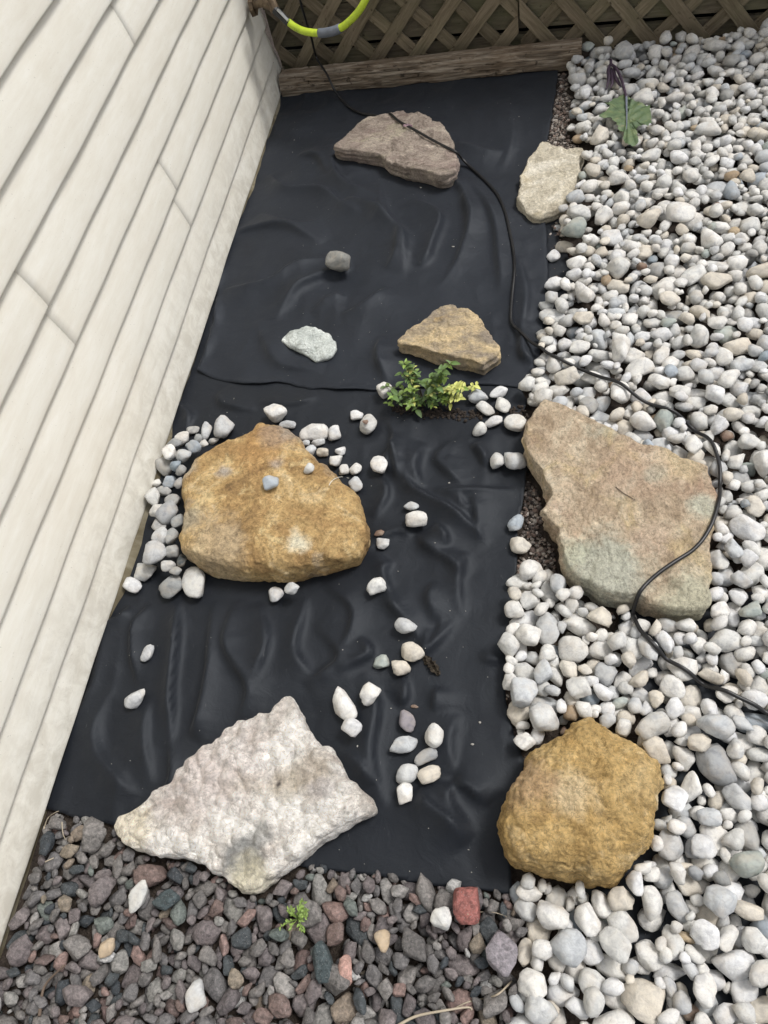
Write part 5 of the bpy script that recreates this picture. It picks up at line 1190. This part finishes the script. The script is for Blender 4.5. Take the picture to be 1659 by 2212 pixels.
# ------------------------------------------------------------------ hose and spigot
hp = [upY(622, 47, 2.62), upY(640, 60, 2.60), upY(664, 69, 2.57), upY(700, 71, 2.55), upY(735, 61, 2.54), upY(765, 36, 2.53), upY(785, 8, 2.53), upY(800, -30, 2.54), upY(806, -90, 2.56), upY(800, -180, 2.6)]
hc = catmull(hp, 10)
hose = link('garden_hose', None, None, None, tuple(hp[0])); tag(hose, 'bright yellow green garden hose with a grey repair sleeve in front of the lattice', 'hose')
L0 = np.array(hp[0])
V, F = tube(hc - L0, .0115, 18); link('tube', pmesh('hose_tube', V, F, True), M['hose'], hose)
iS = [i for i, p in enumerate(hc) if 686 <= proj(np.array(p[0]), np.array(p[1]), np.array(p[2]))[0] <= 737]
seg = hc[iS[0]:iS[-1] + 1] - L0; V, F = tube(seg, .0142, 20); link('repair_sleeve', pmesh('repair_sleeve', V, F, True), M['tape'], hose)
cp = catmull([upY(594, 22, 2.64), upY(606, 32, 2.63), upY(624, 50, 2.615)], 6) - L0
V, F = tube(cp, np.linspace(.0150, .0118, len(cp)), 12); link('connector', pmesh('connector', V, F, False), M['black'], hose)
cp2 = catmull([upY(600, 21, 2.625), upY(609, 30, 2.612), upY(622, 44, 2.60)], 4) - L0
V, F = tube(cp2, .0050, 8); link('clamp', pmesh('clamp', V, F, False), M['steel'], hose)
# spigot
b0_ = np.array(upY(592, 17, 2.645)); sp = link('spigot', None, None, None, tuple(b0_)); tag(sp, 'tarnished brass spigot on the siding at the top of the photo', 'tap')
wl = np.array(upY(573, 8, 2.72)); wl[0] = -.985
V, F = tube(catmull([wl - b0_, (wl - b0_) * .5 + [0, 0, .012], np.zeros(3)], 6), .0135, 14); link('body', pmesh('spigot_body', V, F, True), M['brass'], sp)
V, F = tube(np.array([[0, 0, .03], [0, 0, -.004], [.004, -.002, -.016]]), [.012, .017, .0175], 12); link('outlet', pmesh('spigot_outlet', V, F, True), M['brass'], sp)
V, F = tube(np.array([wl - b0_ + [-.004, 0, 0], wl - b0_ + [.010, 0, 0]]), [.034, .031], 8); link('flange', pmesh('flange', V, F), M['brass'], sp)
V, F = tube(np.array([[-.01, 0, .006], [-.012, 0, .075]]), .005, 8); link('valve_stem', pmesh('valve_stem', V, F, True), M['brass'], sp)
V, F = tube(np.array([[-.012, 0, .075], [-.012, 0, .083]]), [.026, .024], 12); link('handle', pmesh('handle', V, F), M['brass'], sp)

# ------------------------------------------------------------------ leaves
def leaf_mesh(name, L, W, lobes=0, nx=10, ny=6, droop=.25, fold=.25, seed=0, wav=.0):
    r = np.random.RandomState(seed); V = []; F = []
    for i in range(nx + 1):
        s = i / nx; wd = W * (math.sin(math.pi * min(1, s * .96 + .02)) ** .8) * (1 - .35 * s)
        if lobes: wd *= 1 + lobes * (r.rand() - .5)
        for j in range(-ny, ny + 1):
            t = j / ny; yj = t * wd
            z = fold * abs(yj) - droop * L * s * s + wav * math.sin(9 * s + 3 * t) * L * .1
            V.append((L * s, yj, z))
    m_ = 2 * ny + 1
    for i in range(nx):
        for j in range(m_ - 1): F.append((i * m_ + j, (i + 1) * m_ + j, (i + 1) * m_ + j + 1, i * m_ + j + 1))
    return pmesh(name, V, F, True)
LM = {}
for key in ('leaf_dark', 'leaf_green', 'leaf_yellow'):
    LM[key] = []
    for k in range(3):
        me = leaf_mesh('leaf', 1.0, .27 + .04 * k, 0, 5, 2, .18 + .1 * k, .35, k); me.materials.append(M[key]); LM[key].append(me)
sb = up(935, 868, .012); shrub = link('leafy_shrub', None, None, None, (sb[0], sb[1], .008)); tag(shrub, 'small green shrub with yellow tips growing through a slit in the fabric', 'shrub')
SB = rg(900, 880, 4.608)
sprigs = [((640, 480), (500, 110), .13, 13, 'leaf_dark'), ((640, 480), (610, 170), .11, 7, 'leaf_dark'), ((620, 520), (560, 420), .08, 7, 'leaf_green'), ((600, 560), (350, 520), .07, 8, 'leaf_green'), ((600, 560), (300, 600), .035, 6, 'leaf_green'), ((640, 560), (430, 590), .045, 6, 'leaf_dark'),
          ((640, 580), (540, 640), .05, 7, 'leaf_dark'), ((700, 560), (640, 680), .03, 6, 'leaf_dark'), ((780, 500), (820, 300), .11, 9, 'leaf_dark'), ((800, 480), (960, 200), .14, 13, 'leaf_dark'), ((840, 440), (1060, 110), .15, 9, 'leaf_green'), ((820, 500), (1000, 280), .10, 9, 'leaf_green'),
          ((780, 540), (840, 520), .08, 7, 'leaf_green'), ((760, 560), (850, 640), .04, 7, 'leaf_dark'), ((860, 560), (990, 560), .06, 8, 'leaf_green'), ((860, 560), (1080, 440), .09, 12, 'leaf_yellow'), ((900, 580), (1180, 400), .08, 13, 'leaf_yellow'), ((940, 600), (1180, 540), .05, 9, 'leaf_yellow'),
          ((1000, 600), (1060, 600), .03, 6, 'leaf_yellow'), ((1000, 560), (1370, 380), .05, 9, 'leaf_yellow'), ((740, 500), (900, 400), .10, 9, 'leaf_dark'), ((640, 500), (480, 240), .11, 9, 'leaf_dark'), ((560, 480), (240, 400), .05, 4, 'leaf_green')]
so_ = Vector(shrub.location)
for (p0, p1, hh, n_, key) in sprigs:
    r0 = up(*SB(*p0), .012); x1, y1 = up(*SB(*p1), hh)
    a = np.array([r0[0] * .6 + sb[0] * .4, r0[1] * .6 + sb[1] * .4, .010]); c = np.array([x1, y1, hh]); mid = (a + c) / 2 + [0, 0, .018]
    pth = catmull([a, mid, c], 8)
    V, F = tube(pth - np.array(so_), np.linspace(.0016, .0008, len(pth)), 5); link('stem', pmesh('stem', V, F, True), M['stem'], shrub)
    yaw0 = rnd.uniform(0, 6.28)
    for k in range(n_):
        s = .30 + .70 * (k + .6) / n_; q_ = pth[min(len(pth) - 1, int(s * (len(pth) - 1)))]
        kk = key
        if key == 'leaf_yellow' and k < n_ * .35: kk = 'leaf_green'
        if key == 'leaf_dark' and rnd.random() < .2: kk = 'leaf_green'
        if key == 'leaf_green' and rnd.random() < .3: kk = 'leaf_dark'
        if rnd.random() < .10: kk = 'leaf_yellow'
        for sgn in (0, 1):
            o = bpy.data.objects.new('leaf', rnd.choice(LM[kk])); scene.collection.objects.link(o); o.parent = shrub
            ln = rnd.uniform(.011, .023) * (1.25 if kk == 'leaf_dark' else .95); o.scale = (ln, ln, ln)
            o.location = Vector(q_) - so_; o.rotation_euler = (rnd.uniform(-.3, .3), -rnd.uniform(.0, .65), yaw0 + k * 1.57 + sgn * math.pi + rnd.uniform(-.3, .3))
# soil crumbs in the slit
Vs, Fs = [], []; off = 0
for s in range(420):
    t = rnd.random(); u = 850 + 220 * t + rnd.uniform(-6, 6); v = 880 + 10 * math.sin(t * 3) + 8 * t + rnd.gauss(0, 5); 
    if rnd.random() < .25: u, v = rnd.gauss(1120, 18), rnd.gauss(892, 7)
    x, y = up(u, v, .012); r = rnd.uniform(.0015, .0055); z = hf_at(x, y) + r * .3
    if z > .018: continue
    V = IV * (1 + .5 * (rs.rand(len(IV), 1) - .5)) * r + [x, y, z]; Vs.append(V); Fs.append(IF + off); off += len(V)
tag(link('soil_crumbs', mesh_np('soil_crumbs', np.vstack(Vs), np.vstack(Fs), False), M['soil']), 'dark soil crumbs spilling from the slit under the shrub', kind='stuff')

# big fallen leaf on the pebbles
LG = rg(1480, 120, 8.295)
out = [(700, 985), (640, 1000), (480, 1060), (360, 1150), (270, 1180), (370, 1225), (300, 1330), (190, 1400), (135, 1480), (250, 1500), (380, 1500), (480, 1560), (530, 1650), (540, 1720), (650, 1770), (640, 1850), (690, 1960), (760, 2000), (880, 1990), (960, 1970), (960, 1840), (930, 1700), (960, 1640), (1060, 1610), (1170, 1640), (1230, 1560), (1210, 1420), (1200, 1230), (1060, 1200), (960, 1150), (860, 1110), (780, 1060)]
ow = np.array([up(*LG(*p), .074) for p in out]); cc = np.array(up(*LG(730, 1450), .074))
V = [(0, 0, 0)]; F = []; nR = 9; no = 96
dens = []
for i in range(no):
    t = i / no * len(out); k = int(t); u_ = t - k; dens.append(ow[k % len(out)] * (1 - u_) + ow[(k + 1) % len(out)] * u_)
dens = np.array(dens) + .0018 * rs.normal(size=(no, 2))
vein_dir = np.array(up(*LG(730, 1900), .074)) - np.array(up(*LG(700, 1000), .074)); vein_dir /= np.linalg.norm(vein_dir); vn = np.array([-vein_dir[1], vein_dir[0]])
VV = []
for r in range(nR + 1):
    for i in range(no):
        q_ = cc + (dens[i] - cc) * (r / nR); d = (q_ - cc); off_ = abs(d @ vn); al_ = d @ vein_dir
        z = .078 + .16 * off_ * .25 + .0022 * math.sin(al_ * 160 + off_ * 120) * min(1, off_ / .01) + .002 * math.sin(i * .9) * (r / nR) ** 2 - .25 * max(0, al_) ** 1.3 * .4
        VV.append((q_[0] - cc[0], q_[1] - cc[1], z))
for r in range(nR):
    for i in range(no): F.append((r * no + i, (r + 1) * no + i, (r + 1) * no + (i + 1) % no, r * no + (i + 1) % no))
def mk_bigleaf():
    m, t, b = mat_new('wilted_leaf'); p = N(t, 'ShaderNodeTexCoord').outputs['Object']
    c = ramp(t, noise(t, p, 45, 6, .65, .5), [(0.32, (.065, .105, .050)), (0.5, (.105, .160, .075)), (0.66, (.16, .20, .09)), (0.78, (.28, .25, .12))])
    c = mix(t, ramp(t, noise(t, p, 28, 4, .6, .6), [(0.62, 0.0), (0.70, .7)]), c, (.33, .27, .15))
    t.links.new(c, b.inputs['Base Color']); b.inputs['Roughness'].default_value = .6; bump(t, b, noise(t, p, 120, 4, .6), .8, .002); return m
bl = link('fallen_leaf', None, None, None, (cc[0], cc[1], 0)); tag(bl, 'large wilted green leaf with a purple stem lying on the white pebbles', 'leaf')
link('blade', pmesh('blade', VV, F, True), mk_bigleaf(), bl)
M['purple'] = plain('purple_stem', (.055, .035, .06), .5, 0, .4, (50, [(0.3, (.03, .018, .035)), (0.7, (.09, .06, .09))])); M['midrib'] = plain('midrib', (.17, .19, .24), .5)
o3 = np.array([cc[0], cc[1], 0])
stm = np.array([[*up(*LG(u, v), z), z] for u, v, z in [(390, 250, .085), (400, 340, .085), (480, 400, .085), (560, 530, .085), (620, 680, .084), (670, 860, .084), (710, 1020, .084)]])
V, F = tube(catmull(stm, 8) - o3, np.linspace(.0050, .0040, 49), 10); link('petiole', pmesh('petiole', V, F, True), M['purple'], bl)
mr_ = np.array([[*up(*LG(u, v), z), z] for u, v, z in [(710, 1010, .084), (715, 1200, .083), (720, 1450, .081), (715, 1700, .074)]])
V, F = tube(catmull(mr_, 8) - o3, np.linspace(.0040, .0012, 25), 8); link('midrib', pmesh('midrib', V, F, True), M['midrib'], bl)
for pts_, z0 in (([(395, 300), (340, 420), (350, 560), (340, 640), (300, 760)], .082), ([(450, 420), (480, 560), (560, 680), (610, 720)], .078), ([(400, 420), (410, 540), (420, 680), (380, 760)], .076)):
    pp_ = np.array([[*up(*LG(u, v), z0), z0 - .004 * k] for k, (u, v) in enumerate(pts_)]); cpth = catmull(pp_, 6) - o3
    V, F = tube(cpth, .0052 * np.sin(np.linspace(.5, 2.9, len(cpth))) + .001, 6); V = [(v[0], v[1], v[2]) for v in V]; link('leaf_rag', pmesh('leaf_rag', V, F, True), M['purple'], bl)

# weed on the gravel
wb = up(650, 1985, .03); weed = link('weed', None, None, None, (wb[0], wb[1], 0)); tag(weed, 'small feathery green weed sprouting from the dark gravel', 'weed')
for k in range(26):
    a = rnd.uniform(.2, 2.6) if k % 3 else rnd.uniform(0, 6.28); L = rnd.uniform(.012, .036); h0 = hf_at(wb[0], wb[1]) - .004
    e = np.array([math.cos(a) * L, math.sin(a) * L, h0 + .014 + rnd.uniform(0, .012)])
    pth = catmull([np.array([0, 0, h0]), np.array([e[0] * .5, e[1] * .5, h0 + .018]), e], 4)
    V, F = tube(pth, .0007, 4); link('stem', pmesh('stem', V, F, True), M['leaf_green'], weed)
    for j in range(5):
        q_ = pth[3 + j] if 3 + j < len(pth) else pth[-1]; o = bpy.data.objects.new('leaf', rnd.choice(LM['leaf_green'])); scene.collection.objects.link(o); o.parent = weed
        s = rnd.uniform(.004, .0075); o.scale = (s, s, s); o.location = tuple(q_); o.rotation_euler = (0, rnd.uniform(-.6, .1), a + rnd.uniform(-1.3, 1.3))

# dried leaf scrap on the fabric
def scrap(name, u, v, L, W, ang, mat, label, cat, zadd=.002, seed=3, crumple=.25):
    x, y = up(u, v, .012); V = []; F = []; nx, ny2 = 16, 6; r = np.random.RandomState(seed)
    h = hf_at(x, y, .006)
    for i in range(nx + 1):
        s = i / nx; wd = W / 2 * (math.sin(math.pi * (s * .9 + .07)) ** .6) * (.75 + .5 * r.rand())
        for j in range(ny2 + 1):
            t = j / ny2 * 2 - 1; V.append(((s - .5) * L, t * wd + r.normal() * W * .05, zadd + crumple * W * (.5 + .5 * math.sin(7 * s + 4 * t + r.rand() * 1.5)) + .15 * W * r.rand()))
    for i in range(nx):
        for j in range(ny2): F.append((i * (ny2 + 1) + j, (i + 1) * (ny2 + 1) + j, (i + 1) * (ny2 + 1) + j + 1, i * (ny2 + 1) + j + 1))
    o = link(name, pmesh(name, V, F, False), mat, None, (x, y, h)); o.rotation_euler = (0, 0, math.radians(ang)); tag(o, label, cat); return o
M['dried'] = plain('dried_leaf', (.04, .03, .02), .8, 0, .2, (120, [(0.3, (.012, .009, .007)), (0.6, (.05, .04, .028)), (0.8, (.13, .11, .08))]))
scrap('dried_leaf', 932, 1436, .058, .020, -48, M['dried'], 'dark crumpled dried leaf scrap beside the cream angular pebble', 'leaf', crumple=.35)
M['petal'] = plain('petal', (.62, .48, .52), .5, 0, .4, (200, [(0.35, (.40, .20, .27)), (0.55, (.68, .52, .58)), (0.8, (.80, .76, .76))]))
x, y = up(884, 272, .075); 
o = scrap('petal', 884, 268, .034, .012, -18, M['petal'], 'small pink and white petal caught on the cable over the flat rock', 'petal', crumple=.55, seed=9)
o.location = (*up(881, 269, .078), hf_at(*up(881, 269, .072), .006) + .005)
# white thread on the boulder edge, twigs and straws
M['straw'] = plain('straw', (.42, .36, .27), .7); M['thread'] = plain('thread', (.72, .70, .62), .7); M['twig'] = plain('twig', (.13, .095, .07), .8)
def strand(name, pxs, rad, mat, label, cat, zoff=.002, n=6):
    pp_ = []
    for (u, v) in pxs:
        z = .03
        for _ in range(4): x, y = up(u, v, z); z = hf_at(x, y, .002) + zoff
        pp_.append((x, y, z))
    c = catmull(pp_, n); o0 = np.array(c[0]); V, F = tube(c - o0, np.linspace(rad, rad * .5, len(c)), 6)
    tag(link(name, pmesh(name, V, F, True), mat, None, tuple(o0)), label, cat)
strand('thread', [(711, 1049), (716, 1040), (726, 1033), (740, 1030), (754, 1033)], .0011, M['thread'], 'thin white thread curling over the right edge of the tan boulder', 'thread', .003)
strand('straw', [(978, 2180), (1010, 2165), (1040, 2160), (1075, 2148), (1105, 2120)][::-1], .0018, M['straw'], 'thin dry twig lying across dark gravel near the bottom edge', 'twig', .004)
strand('straw', [(860, 2215), (900, 2195), (960, 2183), (1010, 2176), (1020, 2182)], .0026, M['straw'], 'long dry root lying at the bottom edge beside white pebbles', 'twig', .005)
strand('straw', [(1010, 1975), (1040, 1970), (1070, 1972), (1095, 1980)], .0009, M['straw'], 'hair thin straw under the brick red stone', 'straw', .004)
strand('straw', [(95, 1790), (103, 1768), (118, 1756), (127, 1752)], .0014, M['straw'], 'bent straw at the fabric corner touching the siding', 'straw', .004)
strand('straw', [(132, 1775), (136, 1800), (142, 1815)], .0014, M['straw'], 'short upright straw below the left fabric corner', 'straw', .006)
strand('straw', [(97, 1862), (118, 1842), (135, 1830)], .0014, M['straw'], 'pale slanting straw in the dark gravel by the siding', 'straw', .006)
strand('straw', [(85, 2195), (105, 2130), (140, 2085)], .0034, M['twig'], 'brown twig lying in the dark gravel at the lower left', 'twig', .006)
strand('twig', [(1330, 1052), (1345, 1064), (1358, 1072), (1372, 1080)], .0012, M['twig'], 'tiny dark twig lying on the middle of the slab', 'twig', .001)
# crumbs of lint and seed on the fabric
M['lint'] = plain('lint', (.36, .35, .32), .8)
Vs, Fs = [], []; off = 0
dots = [(632, 329, .0022), (636, 303, .0022), (909, 405, .0035), (979, 534, .0032), (1121, 253, .002), (1227, 292, .002), (877, 1030, .003), (905, 1060, .003), (970, 1043, .002), (1036, 1560, .003), (1020, 1607, .0025), (775, 1615, .0025), (816, 1552, .002)]
for _ in range(120):
    dots.append((rnd.uniform(230, 1120), rnd.uniform(850, 1900), rnd.uniform(.0005, .0013)))
    dots.append((rnd.uniform(600, 1180), rnd.uniform(220, 830), rnd.uniform(.0005, .0011)))
for (u, v, r) in dots:
    x, y = up(u, v, .012)
    if not (inpoly(x, y, LOW) or inpoly(x, y, UPW)): continue
    z = hf_at(x, y)
    if z > .03: continue
    V = IV * (1 + .6 * (rs.rand(len(IV), 1) - .5)) * [r * rnd.uniform(.8, 1.8), r, r * .5] + [x, y, z + r * .4]; Vs.append(V); Fs.append(IF + off); off += len(V)
tag(link('lint_specks', mesh_np('lint', np.vstack(Vs), np.vstack(Fs), False), M['lint']), 'pale specks of lint and seed scattered over the black fabric', kind='stuff')
